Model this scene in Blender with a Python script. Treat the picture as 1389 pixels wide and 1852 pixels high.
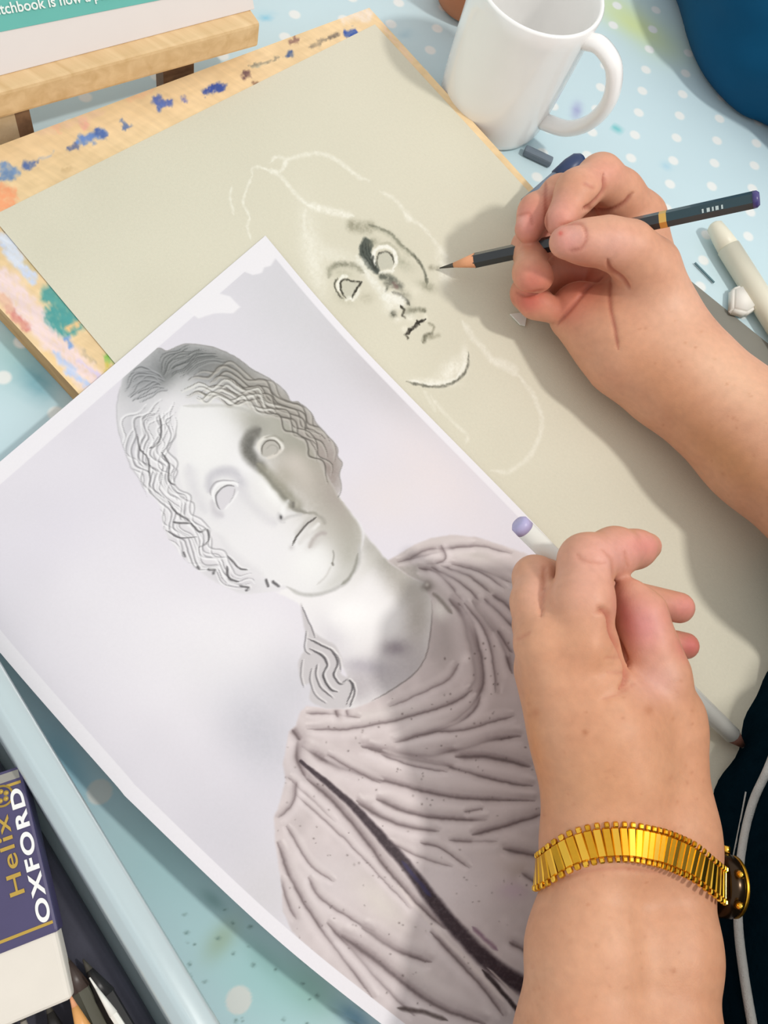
import bpy, bmesh, math, random
import numpy as np
from mathutils import Vector, Matrix

# ------------------------------------------------------------------ clear
for o in list(bpy.data.objects): bpy.data.objects.remove(o, do_unlink=True)
scene = bpy.context.scene
COL = scene.collection
random.seed(7); RNG = np.random.default_rng(7)

# ------------------------------------------------------------------ camera
IMW, IMH, FPX = 1389.0, 1852.0, 1500.0
CAM_P, CAM_R, CAM_H = math.radians(66), math.radians(32), 0.40
_F = np.array([0, math.cos(CAM_P), -math.sin(CAM_P)])
_rt = np.array([1.0, 0, 0]); _up = np.array([0, math.sin(CAM_P), math.cos(CAM_P)])
_R = math.cos(CAM_R) * _rt + math.sin(CAM_R) * _up
_U = -math.sin(CAM_R) * _rt + math.cos(CAM_R) * _up
_C = np.array([0, 0, CAM_H])
cam_data = bpy.data.cameras.new('camera'); cam = bpy.data.objects.new('camera', cam_data); COL.objects.link(cam)
cam_data.sensor_fit = 'VERTICAL'; cam_data.sensor_height = 24.0; cam_data.lens = FPX * 24.0 / IMH
cam_data.clip_start = 0.01; cam_data.clip_end = 50
m = Matrix.Identity(4)
for i in range(3):
    m[i][0] = _R[i]; m[i][1] = _U[i]; m[i][2] = -_F[i]; m[i][3] = _C[i]
cam.matrix_world = m
scene.camera = cam

# ------------------------------------------------------------------ world, lamp, exposure
world = bpy.data.worlds.new('room_light'); scene.world = world; world.use_nodes = True
bg = world.node_tree.nodes['Background']; bg.inputs[0].default_value = (1.0, 0.99, 0.975, 1); bg.inputs[1].default_value = 0.87
ld = bpy.data.lights.new('ceiling_lamp', 'AREA'); ld.shape = 'DISK'; ld.size = 0.10; ld.energy = 7.8; ld.color = (1.0, 0.97, 0.92)
lamp = bpy.data.objects.new('ceiling_lamp', ld); COL.objects.link(lamp)
_L = np.array([0.50, 0.13, 1.0]); _L = _L / np.linalg.norm(_L)
lamp.location = np.array([0.0, 0.25, 0.0]) + 1.35 * _L
lamp.rotation_euler = Vector(-_L).to_track_quat('-Z', 'Y').to_euler()
scene.view_settings.view_transform = 'Standard'; scene.view_settings.look = 'None'
scene.view_settings.exposure = 0.0; scene.view_settings.gamma = 1.0; scene.view_settings.use_curve_mapping = False

# ------------------------------------------------------------------ helpers: geometry
def ray(px, py):
    d = _F * FPX + _R * (px - IMW / 2) - _U * (py - IMH / 2)
    return d / np.linalg.norm(d)
def at(px, py, z=0.0):
    """point of the place at height z that lies on the sight line of photo point (px, py)"""
    d = ray(px, py); return _C + d * ((z - CAM_H) / d[2])
def proj(P):
    v = np.asarray(P, dtype=np.float64) - _C
    den = v @ _F
    return np.stack([IMW / 2 + FPX * (v @ _R) / den, IMH / 2 - FPX * (v @ _U) / den], -1)
def mm(P, rpx):
    """radius in metres of rpx photo pixels at point P"""
    return rpx * float((P - _C) @ _F) / FPX
def nrm(v): return np.asarray(v, float) / np.linalg.norm(v)

def link(o, parent=None):
    COL.objects.link(o)
    if parent is not None: o.parent = parent
    return o
def smooth(me): me.polygons.foreach_set('use_smooth', np.ones(len(me.polygons), dtype=bool))
def mesh_obj(name, verts, faces, mat=None, parent=None, sm=True):
    me = bpy.data.meshes.new(name)
    me.from_pydata([tuple(map(float, v)) for v in verts], [], [tuple(map(int, f)) for f in faces]); me.update()
    if sm: smooth(me)
    if mat: me.materials.append(mat)
    return link(bpy.data.objects.new(name, me), parent)
def np_mesh(name, V, Q, mat=None, parent=None):
    """fast quad mesh from numpy arrays"""
    me = bpy.data.meshes.new(name)
    me.vertices.add(len(V)); me.vertices.foreach_set('co', np.ascontiguousarray(V, dtype=np.float32).ravel())
    n = len(Q); k = Q.shape[1]
    me.loops.add(n * k); me.loops.foreach_set('vertex_index', np.ascontiguousarray(Q, dtype=np.int32).ravel())
    me.polygons.add(n); me.polygons.foreach_set('loop_start', np.arange(0, n * k, k, dtype=np.int32))
    me.update(calc_edges=True); smooth(me)
    if mat: me.materials.append(mat)
    return link(bpy.data.objects.new(name, me), parent)
def set_col(o, rgb255):
    """store sRGB 0..255 colours on the points"""
    c = np.clip(rgb255, 0, 255) / 255.0
    lin = np.where(c <= 0.04045, c / 12.92, ((c + 0.055) / 1.055) ** 2.4)
    a = o.data.color_attributes.new('Col', 'FLOAT_COLOR', 'POINT')
    buf = np.ones((len(lin), 4), dtype=np.float32); buf[:, :3] = lin
    a.data.foreach_set('color', buf.ravel())
def empty(name, loc=(0, 0, 0)):
    o = bpy.data.objects.new(name, None); o.location = tuple(map(float, loc)); o.empty_display_size = 0.02
    return link(o)
def keep(o, parent):
    """parent without moving (parents here are only translated)"""
    o.parent = parent; o.matrix_parent_inverse = Matrix.Translation(-Vector(parent.location)); return o
def tag(o, label, cat, group=None):
    o['label'] = label; o['category'] = cat
    if group: o['group'] = group
    return o
def bm_obj(name, bm, mat, parent=None, sm=False):
    bmesh.ops.recalc_face_normals(bm, faces=bm.faces)
    me = bpy.data.meshes.new(name); bm.to_mesh(me); bm.free()
    if sm: smooth(me)
    if mat: me.materials.append(mat)
    return link(bpy.data.objects.new(name, me), parent)
def box_bm(ox, X, Y, Z, bevel=0.0, seg=2):
    """box spanned from corner ox by vectors X, Y, Z"""
    ox, X, Y, Z = (np.asarray(a, float) for a in (ox, X, Y, Z))
    bm = bmesh.new(); vs = []
    for k in (0, 1):
        for j in (0, 1):
            for i in (0, 1): vs.append(bm.verts.new(ox + i * X + j * Y + k * Z))
    for f in ((0, 1, 3, 2), (4, 6, 7, 5), (0, 4, 5, 1), (2, 3, 7, 6), (0, 2, 6, 4), (1, 5, 7, 3)): bm.faces.new([vs[i] for i in f])
    if bevel: bmesh.ops.bevel(bm, geom=list(bm.edges), offset=bevel, segments=seg, affect='EDGES', profile=0.6)
    return bm
def frame_of(d):
    d = nrm(d); h = np.array([0, 0, 1.0]) if abs(d[2]) < 0.9 else np.array([1.0, 0, 0])
    x = nrm(np.cross(h, d)); return x, np.cross(d, x)
def rod(name, A, B, prof, mat, parent=None, n=20, caps=True, sm=True, up=None):
    """lathed rod from A to B; prof = [(t 0..1 or metres past, radius)]"""
    A = np.asarray(A, float); B = np.asarray(B, float); x, y = frame_of(B - A)
    V = []; F = []
    for t, r in prof:
        c = A + (B - A) * t
        for i in range(n):
            a = 2 * math.pi * (i + .5) / n
            V.append(c + r * (math.cos(a) * x + math.sin(a) * y))
    for k in range(len(prof) - 1):
        for i in range(n):
            j = (i + 1) % n; F.append((k * n + i, k * n + j, (k + 1) * n + j, (k + 1) * n + i))
    if caps:
        F.append(tuple(range(n))[::-1]); F.append(tuple(range((len(prof) - 1) * n, len(prof) * n)))
    return mesh_obj(name, V, F, mat, parent, sm)
def catmull(P, n=8, closed=False):
    P = np.asarray(P, float)
    if len(P) < 3: return np.array([P[0] + (P[-1] - P[0]) * t for t in np.linspace(0, 1, n + 1)])
    Q = np.vstack([2 * P[0] - P[1], P, 2 * P[-1] - P[-2]]) if not closed else np.vstack([P[-1], P, P[0], P[1]])
    out = []
    for i in range(1, len(Q) - 2):
        p0, p1, p2, p3 = Q[i - 1:i + 3]
        for t in np.linspace(0, 1, n, endpoint=False):
            out.append(.5 * ((2 * p1) + (-p0 + p2) * t + (2 * p0 - 5 * p1 + 4 * p2 - p3) * t * t + (-p0 + 3 * p1 - 3 * p2 + p3) * t ** 3))
    if not closed: out.append(P[-1])
    return np.array(out)
def tube(name, path, rad, mat, parent=None, n=12, flat=1.0, nvec=None):
    path = np.asarray(path, float); V = []; F = []; m_ = len(path)
    rad = np.full(m_, rad) if np.isscalar(rad) else np.asarray(rad)
    T = np.gradient(path, axis=0); x = None
    for k in range(m_):
        t = nrm(T[k])
        if x is None: x = np.asarray(nvec, float) if nvec is not None else frame_of(t)[0]
        x = nrm(x - t * (x @ t)); y = np.cross(t, x)
        for i in range(n):
            a = 2 * math.pi * i / n; V.append(path[k] + rad[k] * (math.cos(a) * x + flat * math.sin(a) * y))
    for k in range(m_ - 1):
        for i in range(n):
            j = (i + 1) % n; F.append((k * n + i, k * n + j, (k + 1) * n + j, (k + 1) * n + i))
    F.append(tuple(range(n))[::-1]); F.append(tuple(range((m_ - 1) * n, m_ * n)))
    return mesh_obj(name, V, F, mat, parent)
def text_obj(name, s, size, mat, origin, X, Y, parent=None, extr=0.00015, spacing=1.0, bold=0.0, xs=1.0):
    cu = bpy.data.curves.new(name, 'FONT'); cu.body = s; cu.size = size; cu.extrude = extr; cu.space_character = spacing; cu.offset = bold
    tmp = bpy.data.objects.new(name + '_tmp', cu); COL.objects.link(tmp)
    dg = bpy.context.evaluated_depsgraph_get(); me = bpy.data.meshes.new_from_object(tmp.evaluated_get(dg))
    bpy.data.objects.remove(tmp, do_unlink=True); bpy.data.curves.remove(cu)
    X = nrm(X); Y = nrm(Y - X * (np.asarray(Y) @ X)); Z = np.cross(X, Y)
    M = Matrix.Identity(4)
    for i in range(3): M[i][0], M[i][1], M[i][2], M[i][3] = X[i] * xs, Y[i], Z[i], origin[i]
    me.transform(M); me.name = name; me.materials.clear(); me.materials.append(mat)
    return link(bpy.data.objects.new(name, me), parent)

# ------------------------------------------------------------------ helpers: materials
def srgb(r, g, b):
    f = lambda c: c / 12.92 if c <= 0.04045 else ((c + 0.055) / 1.055) ** 2.4
    return (f(r / 255), f(g / 255), f(b / 255), 1.0)
def new_mat(name):
    m_ = bpy.data.materials.new(name); m_.use_nodes = True; nt = m_.node_tree
    return m_, nt, nt.nodes['Principled BSDF']
def nd(nt, typ, **kw):
    n = nt.nodes.new(typ)
    for k, v in kw.items():
        if k in ('operation', 'blend_type', 'data_type', 'attribute_name', 'noise_dimensions', 'clamp_factor', 'wave_type', 'bands_direction', 'interpolation_type', 'feature'): setattr(n, k, v)
        else: n.inputs[k].default_value = v
    return n
def plain(name, rgb, rough=.5, metal=0.0, var=.06, scale=60.0, bump=0.0, bscale=400.0, sss=0.0, coat=0.0, spec=.5):
    m_, nt, p = new_mat(name)
    tc = nd(nt, 'ShaderNodeTexCoord'); no = nd(nt, 'ShaderNodeTexNoise', Scale=scale, Detail=4.0)
    nt.links.new(tc.outputs['Object'], no.inputs['Vector'])
    mx = nd(nt, 'ShaderNodeMix', data_type='RGBA'); c = srgb(*rgb)
    mx.inputs[6].default_value = tuple(x * (1 - var) for x in c[:3]) + (1,); mx.inputs[7].default_value = tuple(min(1, x * (1 + var)) for x in c[:3]) + (1,)
    nt.links.new(no.outputs['Fac'], mx.inputs[0]); nt.links.new(mx.outputs[2], p.inputs['Base Color'])
    p.inputs['Roughness'].default_value = rough; p.inputs['Metallic'].default_value = metal; p.inputs['Specular IOR Level'].default_value = spec
    p.inputs['Subsurface Weight'].default_value = sss; p.inputs['Subsurface Radius'].default_value = (.004, .002, .001); p.inputs['Coat Weight'].default_value = coat
    if bump:
        n2 = nd(nt, 'ShaderNodeTexNoise', Scale=bscale, Detail=3.0); nt.links.new(tc.outputs['Object'], n2.inputs['Vector'])
        b = nd(nt, 'ShaderNodeBump', Strength=bump, Distance=.001); nt.links.new(n2.outputs['Fac'], b.inputs['Height']); nt.links.new(b.outputs[0], p.inputs['Normal'])
    return m_
def colored(name, rough=.6, var=.03, scale=300.0, bump=.05, bscale=900.0, sss=0.0, spec=.4, aniso=None):
    """point colours stored on the mesh times a fine grain"""
    m_, nt, p = new_mat(name)
    at_ = nd(nt, 'ShaderNodeAttribute', attribute_name='Col'); tc = nd(nt, 'ShaderNodeTexCoord')
    no = nd(nt, 'ShaderNodeTexNoise', Scale=scale, Detail=5.0)
    src = tc.outputs['Object']
    if aniso:
        mp = nd(nt, 'ShaderNodeMapping'); mp.inputs['Rotation'].default_value = (0, 0, aniso[0]); mp.inputs['Scale'].default_value = aniso[1]
        nt.links.new(src, mp.inputs['Vector']); src = mp.outputs[0]
    nt.links.new(src, no.inputs['Vector'])
    mr = nd(nt, 'ShaderNodeMapRange'); mr.inputs[1].default_value = .3; mr.inputs[2].default_value = .7; mr.inputs[3].default_value = 1 - var; mr.inputs[4].default_value = 1 + var
    nt.links.new(no.outputs['Fac'], mr.inputs[0])
    mx = nd(nt, 'ShaderNodeVectorMath', operation='MULTIPLY'); nt.links.new(at_.outputs['Color'], mx.inputs[0]); nt.links.new(mr.outputs[0], mx.inputs[1])
    nt.links.new(mx.outputs[0], p.inputs['Base Color'])
    p.inputs['Roughness'].default_value = rough; p.inputs['Specular IOR Level'].default_value = spec
    p.inputs['Subsurface Weight'].default_value = sss; p.inputs['Subsurface Radius'].default_value = (.006, .0025, .0012); p.inputs['Subsurface Scale'].default_value = .6
    if bump:
        n2 = nd(nt, 'ShaderNodeTexNoise', Scale=bscale, Detail=3.0); nt.links.new(tc.outputs['Object'], n2.inputs['Vector'])
        b = nd(nt, 'ShaderNodeBump', Strength=bump, Distance=.001); nt.links.new(n2.outputs['Fac'], b.inputs['Height']); nt.links.new(b.outputs[0], p.inputs['Normal'])
    return m_
def wood_mat(name, a, b, ang=0.0, rough=.5, sc=1.0):
    m_, nt, p = new_mat(name)
    tc = nd(nt, 'ShaderNodeTexCoord'); mp = nd(nt, 'ShaderNodeMapping'); mp.inputs['Rotation'].default_value = (0, 0, ang); mp.inputs['Scale'].default_value = (12 * sc, 160 * sc, 160 * sc)
    nt.links.new(tc.outputs['Object'], mp.inputs['Vector'])
    no = nd(nt, 'ShaderNodeTexNoise', Scale=1.0, Detail=5.0, Distortion=.6); nt.links.new(mp.outputs[0], no.inputs['Vector'])
    cr = nd(nt, 'ShaderNodeValToRGB'); cr.color_ramp.elements[0].color = srgb(*a); cr.color_ramp.elements[1].color = srgb(*b)
    cr.color_ramp.elements[0].position = .3; cr.color_ramp.elements[1].position = .7
    nt.links.new(no.outputs['Fac'], cr.inputs[0]); nt.links.new(cr.outputs[0], p.inputs['Base Color']); p.inputs['Roughness'].default_value = rough
    bp = nd(nt, 'ShaderNodeBump', Strength=.1, Distance=.0008); nt.links.new(no.outputs['Fac'], bp.inputs['Height']); nt.links.new(bp.outputs[0], p.inputs['Normal'])
    return m_

# ------------------------------------------------------------------ helpers: brush for printed, drawn and stained surfaces
class Brush:
    """paints strokes on point colours; X, Y are the sheet's own drawing units"""
    def __init__(s, X, Y, base, warp=0.0, wscale=7.0, grain=0.0):
        X = np.asarray(X, float); Y = np.asarray(Y, float); s.g = None
        if grain: s.g = (1 + grain * (vnoise(X, Y, 2.6, 91) * .6 + vnoise(X, Y, 6.0, 92) * .6)).astype(np.float32)
        if warp: X, Y = X + warp * (vnoise(X, Y, wscale, 81) + .5 * vnoise(X, Y, wscale * .4, 83)), Y + warp * (vnoise(X, Y, wscale, 82) + .5 * vnoise(X, Y, wscale * .4, 84))
        s.X = X.astype(np.float32); s.Y = Y.astype(np.float32)
        s.c = np.empty((len(X), 3), dtype=np.float32); s.c[:] = base
    def _mix(s, idx, al, col, clip=None):
        if clip is not None: al = al * clip[idx]
        if s.g is not None: al = np.clip(al * s.g[idx], 0, 1)
        s.c[idx] += (np.asarray(col, dtype=np.float32) - s.c[idx]) * al[:, None]
    def stroke(s, pts, w, col, a=1.0, soft=.5, w2=None, taper=True, n=7, clip=None):
        P = catmull(pts, n).astype(np.float32); w2 = w if w2 is None else w2; mw = max(w, w2) * (1 + soft)
        idx = np.nonzero((s.X > P[:, 0].min() - mw) & (s.X < P[:, 0].max() + mw) & (s.Y > P[:, 1].min() - mw) & (s.Y < P[:, 1].max() + mw))[0]
        if len(idx) == 0: return
        x = s.X[idx]; y = s.Y[idx]; best = np.zeros(len(idx), dtype=np.float32); m_ = len(P) - 1
        for i in range(m_):
            ax, ay = P[i]; bx, by = P[i + 1]; dx, dy = bx - ax, by - ay; L = dx * dx + dy * dy + 1e-6
            j = np.nonzero((x > min(ax, bx) - mw) & (x < max(ax, bx) + mw) & (y > min(ay, by) - mw) & (y < max(ay, by) + mw))[0]
            if len(j) == 0: continue
            xx = x[j] - ax; yy = y[j] - ay; t = np.clip((xx * dx + yy * dy) / L, 0, 1)
            d = np.hypot(xx - t * dx, yy - t * dy); u = (i + t) / m_
            ww = (w + (w2 - w) * u) * .5
            if taper: ww = ww * np.clip(np.minimum(u, 1 - u) * 6 + .35, 0, 1)
            v = np.clip((ww * (1 + soft) - d) / (ww * 2 * soft + .8), 0, 1); v = v * v * (3 - 2 * v)
            best[j] = np.maximum(best[j], v)
        s._mix(idx, best * a, col, clip)
    def blob(s, c, rx, ry, col, a=1.0, ang=0.0, p=2.0, clip=None):
        R_ = 2.4 * max(rx, ry)
        idx = np.nonzero((abs(s.X - c[0]) < R_) & (abs(s.Y - c[1]) < R_))[0]
        if len(idx) == 0: return
        ca, sa = math.cos(math.radians(ang)), math.sin(math.radians(ang)); x = s.X[idx] - c[0]; y = s.Y[idx] - c[1]
        q = ((x * ca + y * sa) / rx) ** 2 + ((-x * sa + y * ca) / ry) ** 2
        s._mix(idx, a * np.exp(-q ** (p / 2)), col, clip)
    def mask(s, pts, soft=2.0, n=6, spline=True):
        """soft inside mask of a closed outline"""
        P = (catmull(pts, n, closed=True) if spline else np.asarray(pts, float)).astype(np.float32); N = len(P)
        out = np.zeros(len(s.X), dtype=np.float32)
        idx = np.nonzero((s.X > P[:, 0].min() - soft) & (s.X < P[:, 0].max() + soft) & (s.Y > P[:, 1].min() - soft) & (s.Y < P[:, 1].max() + soft))[0]
        x = s.X[idx]; y = s.Y[idx]; ins = np.zeros(len(idx), dtype=bool); dm = np.full(len(idx), 1e9, dtype=np.float32)
        for i in range(N):
            ax, ay = P[i]; bx, by = P[(i + 1) % N]
            if ay != by:
                cr = ((ay > y) != (by > y)); cr &= x < (bx - ax) * (y - ay) / (by - ay) + ax; ins ^= cr
            dx, dy = bx - ax, by - ay; L = dx * dx + dy * dy + 1e-6
            j = np.nonzero((x > min(ax, bx) - soft) & (x < max(ax, bx) + soft) & (y > min(ay, by) - soft) & (y < max(ay, by) + soft))[0]
            if len(j):
                t = np.clip(((x[j] - ax) * dx + (y[j] - ay) * dy) / L, 0, 1)
                dm[j] = np.minimum(dm[j], np.hypot(x[j] - ax - t * dx, y[j] - ay - t * dy))
        sd = np.where(ins, -dm, dm); out[idx] = np.clip(.5 - sd / (2 * soft), 0, 1)
        return out
    def fill(s, mk, col, a=1.0): s.c += (np.asarray(col, dtype=np.float32) - s.c) * (mk * a)[:, None]
def crop(ox, oy, sc): return lambda pts: [(ox + x / sc, oy + y / sc) for x, y in pts]
def vnoise(X, Y, scale, seed=0):
    """smooth value noise, about -1..1"""
    r = np.random.default_rng(seed); G = r.uniform(-1, 1, (64, 64)); x = X / scale; y = Y / scale
    xi = np.floor(x).astype(int); yi = np.floor(y).astype(int); fx = x - xi; fy = y - yi
    fx = fx * fx * (3 - 2 * fx); fy = fy * fy * (3 - 2 * fy); g = lambda a, b: G[a % 64, b % 64]
    return (g(xi, yi) * (1 - fx) + g(xi + 1, yi) * fx) * (1 - fy) + (g(xi, yi + 1) * (1 - fx) + g(xi + 1, yi + 1) * fx) * fy
def grid_quads(nu, nv):
    i = np.arange((nu - 1) * (nv - 1)); r = i // (nu - 1); c = i % (nu - 1); a = r * nu + c
    return np.stack([a, a + 1, a + nu + 1, a + nu], 1)

# ------------------------------------------------------------------ helpers: signed distance bodies
def smin(a, b, k):
    h = np.clip(.5 + .5 * (b - a) / k, 0, 1); return b * (1 - h) + a * h - k * h * (1 - h)
class Body:
    def __init__(s, lo, hi, h):
        s.lo = np.asarray(lo, float); s.h = h; s.n = np.ceil((np.asarray(hi) - s.lo) / h).astype(int) + 1
        s.ax = [(s.lo[i] + h * np.arange(s.n[i])).astype(np.float32) for i in range(3)]; s.D = s.new()
    def new(s): return np.full(tuple(s.n), .05, dtype=np.float32)
    def cone(s, D, A, B, ra, rb, k, sq=None):
        """smooth-join a tapered capsule into D"""
        A = np.asarray(A, float); B = np.asarray(B, float); r = max(ra, rb) + .013 + k
        i0 = np.clip(np.floor((np.minimum(A, B) - r - s.lo) / s.h).astype(int), 0, s.n); i1 = np.clip(np.ceil((np.maximum(A, B) + r - s.lo) / s.h).astype(int) + 1, 0, s.n)
        if np.any(i1 <= i0): return
        sl = tuple(slice(a, b) for a, b in zip(i0, i1))
        x = s.ax[0][sl[0]][:, None, None] - np.float32(A[0]); y = s.ax[1][sl[1]][None, :, None] - np.float32(A[1]); z = s.ax[2][sl[2]][None, None, :] - np.float32(A[2])
        d = (B - A).astype(np.float32); L = float(d @ d) + 1e-9
        t = np.clip((x * d[0] + y * d[1] + z * d[2]) / L, 0, 1)
        q = np.sqrt((x - t * d[0]) ** 2 + (y - t * d[1]) ** 2 + (z - t * d[2]) ** 2) - (ra + (rb - ra) * t)
        D[sl] = smin(D[sl], q, k)
    def chain(s, D, pts, k):
        for (A, ra), (B, rb) in zip(pts[:-1], pts[1:]): s.cone(D, A, B, ra, rb, k)
    def sample(s, P):
        q = (np.atleast_2d(P) - s.lo) / s.h; i = np.clip(np.floor(q).astype(int), 0, s.n - 2); f = q - i; out = 0
        for dx in (0, 1):
            for dy in (0, 1):
                for dz in (0, 1):
                    w = (f[:, 0] if dx else 1 - f[:, 0]) * (f[:, 1] if dy else 1 - f[:, 1]) * (f[:, 2] if dz else 1 - f[:, 2])
                    out = out + w * s.D[i[:, 0] + dx, i[:, 1] + dy, i[:, 2] + dz]
        return out
    def first_hit(s, px, py, t0=.1, t1=1.2, n=900):
        """first point of the body on a sight line"""
        T = np.linspace(t0, t1, n); P = _C + ray(px, py)[None] * T[:, None]
        ok = np.all((P > s.lo) & (P < s.lo + s.h * (s.n - 1)), axis=1); v = np.where(ok, s.sample(P), 1)
        j = np.nonzero(v < 0)[0]; return P[j[0]] if len(j) else None
    def mesh(s):
        D = s.D; ins = D < 0; n = s.n
        c = ins[:-1, :-1, :-1].astype(np.int8)
        for o in ((1, 0, 0), (0, 1, 0), (0, 0, 1), (1, 1, 0), (1, 0, 1), (0, 1, 1), (1, 1, 1)):
            c = c + ins[o[0]:n[0] - 1 + o[0], o[1]:n[1] - 1 + o[1], o[2]:n[2] - 1 + o[2]]
        act = (c > 0) & (c < 8); I = np.argwhere(act); idm = np.full(act.shape, -1, dtype=np.int32); idm[tuple(I.T)] = np.arange(len(I))
        cor = np.array([(i, j, k) for i in (0, 1) for j in (0, 1) for k in (0, 1)])
        val = np.stack([D[I[:, 0] + o[0], I[:, 1] + o[1], I[:, 2] + o[2]] for o in cor], 1)
        S = np.zeros((len(I), 3)); N = np.zeros(len(I))
        for a in range(8):
            for b in range(a + 1, 8):
                if abs(cor[a] - cor[b]).sum() != 1: continue
                va, vb = val[:, a], val[:, b]; m_ = (va < 0) != (vb < 0); t = np.where(m_, va / np.where(m_, va - vb, 1), 0)
                S += np.where(m_[:, None], cor[a] + t[:, None] * (cor[b] - cor[a]), 0); N += m_
        V = s.lo + s.h * (I + S / N[:, None]); Q = []
        for ax in range(3):
            o1, o2 = [(1, 2), (2, 0), (0, 1)][ax]
            sa = [slice(None)] * 3; sb = [slice(None)] * 3; sa[ax] = slice(0, -1); sb[ax] = slice(1, None)
            A = ins[tuple(sa)]; B = ins[tuple(sb)]; E = np.argwhere(A != B)
            E = E[(E[:, o1] > 0) & (E[:, o2] > 0) & (E[:, o1] < n[o1] - 1) & (E[:, o2] < n[o2] - 1)]
            fl = A[tuple(E.T)]
            def cid(d1, d2):
                q = E.copy(); q[:, o1] += d1; q[:, o2] += d2; return idm[tuple(q.T)]
            q = np.stack([cid(-1, -1), cid(0, -1), cid(0, 0), cid(-1, 0)], 1); q[~fl] = q[~fl][:, ::-1]; Q.append(q)
        return V, np.vstack(Q)
def vert_normals(V, Q):
    fn = np.cross(V[Q[:, 2]] - V[Q[:, 0]], V[Q[:, 3]] - V[Q[:, 1]]); N = np.zeros_like(V)
    for k in range(4): np.add.at(N, Q[:, k], fn)
    return N / (np.linalg.norm(N, axis=1, keepdims=True) + 1e-12)

# ================================================================== the setting
floor_m = plain('floor_dark_carpet', (70, 66, 62), rough=.95, var=.2, scale=40)
fl = bm_obj('floor', box_bm((-2.5, -2.2, -.76), (5, 0, 0), (0, 5, 0), (0, 0, .02)), floor_m); fl['kind'] = 'structure'

# ------------------------------------------------------------------ table and polka-dot cloth
TX0, TX1, TY0, TY1 = -.75, .190, -.50, 1.10
table = empty('table', (-.2, .3, -.74)); tag(table, 'plain wooden table under the pale blue polka-dot cloth', 'table')
tw = wood_mat('table_wood', (120, 88, 60), (150, 112, 78))
keep(bm_obj('tabletop', box_bm((TX0, TY0, -.033), (TX1 - TX0, 0, 0), (0, TY1 - TY0, 0), (0, 0, .03)), tw), table)
for x in (TX0 + .05, TX1 - .10):
    for y in (TY0 + .05, TY1 - .10):
        keep(bm_obj('leg', box_bm((x, y, -.74), (.05, 0, 0), (0, .05, 0), (0, 0, .707), .004), tw), table)

def cloth_material():
    m_, nt, p = new_mat('polka_dot_oilcloth'); L = nt.links
    tc = nd(nt, 'ShaderNodeTexCoord')
    # lattice of dots: a = (.0262, .0201), b = (.006, -.0215) in metres
    a = np.array([[.0262, .006], [.0201, -.0215]]); inv = np.linalg.inv(a); o0 = np.array([-.0089, .5889])
    sub = nd(nt, 'ShaderNodeVectorMath', operation='SUBTRACT'); sub.inputs[1].default_value = (o0[0], o0[1], 0); L.new(tc.outputs['Object'], sub.inputs[0])
    co = []
    for r in range(2):
        d = nd(nt, 'ShaderNodeVectorMath', operation='DOT_PRODUCT'); d.inputs[1].default_value = (inv[r, 0], inv[r, 1], 0); L.new(sub.outputs[0], d.inputs[0])
        ad = nd(nt, 'ShaderNodeMath', operation='ADD'); ad.inputs[1].default_value = .5; L.new(d.outputs['Value'], ad.inputs[0])
        fr = nd(nt, 'ShaderNodeMath', operation='FRACT'); L.new(ad.outputs[0], fr.inputs[0])
        su = nd(nt, 'ShaderNodeMath', operation='SUBTRACT'); su.inputs[1].default_value = .5; L.new(fr.outputs[0], su.inputs[0]); co.append(su)
    va = nd(nt, 'ShaderNodeVectorMath', operation='SCALE'); va.inputs[0].default_value = (a[0, 0], a[1, 0], 0); L.new(co[0].outputs[0], va.inputs['Scale'])
    vb = nd(nt, 'ShaderNodeVectorMath', operation='SCALE'); vb.inputs[0].default_value = (a[0, 1], a[1, 1], 0); L.new(co[1].outputs[0], vb.inputs['Scale'])
    vs = nd(nt, 'ShaderNodeVectorMath', operation='ADD'); L.new(va.outputs[0], vs.inputs[0]); L.new(vb.outputs[0], vs.inputs[1])
    ln = nd(nt, 'ShaderNodeVectorMath', operation='LENGTH'); L.new(vs.outputs[0], ln.inputs[0])
    dot = nd(nt, 'ShaderNodeMapRange'); dot.inputs[1].default_value = .0046; dot.inputs[2].default_value = .0030; L.new(ln.outputs['Value'], dot.inputs[0])
    atn = nd(nt, 'ShaderNodeAttribute', attribute_name='Col')
    no = nd(nt, 'ShaderNodeTexNoise', Scale=9.0, Detail=4.0); L.new(tc.outputs['Object'], no.inputs['Vector'])
    mr = nd(nt, 'ShaderNodeMapRange'); mr.inputs[3].default_value = .94; mr.inputs[4].default_value = 1.05; L.new(no.outputs['Fac'], mr.inputs[0])
    ml = nd(nt, 'ShaderNodeVectorMath', operation='MULTIPLY'); L.new(atn.outputs['Color'], ml.inputs[0]); L.new(mr.outputs[0], ml.inputs[1])
    mx = nd(nt, 'ShaderNodeMix', data_type='RGBA'); wn = nd(nt, 'ShaderNodeAttribute', attribute_name='Worn'); iv = nd(nt, 'ShaderNodeMath', operation='SUBTRACT'); iv.inputs[0].default_value = 1.0; L.new(wn.outputs['Fac'], iv.inputs[1])
    dm_ = nd(nt, 'ShaderNodeMath', operation='MULTIPLY'); L.new(dot.outputs[0], dm_.inputs[0]); L.new(iv.outputs[0], dm_.inputs[1]); L.new(dm_.outputs[0], mx.inputs[0]); L.new(ml.outputs[0], mx.inputs[6]); mx.inputs[7].default_value = srgb(232, 236, 234)
    L.new(mx.outputs[2], p.inputs['Base Color']); p.inputs['Roughness'].default_value = .45; p.inputs['Specular IOR Level'].default_value = .35
    return m_
def lines(a, b_, n, da, db, h): return np.unique(np.concatenate([np.linspace(a, b_, n), np.arange(da, db, h), [a + .009, a + .011, a + .013, b_ - .013, b_ - .011, b_ - .009]]))
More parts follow.
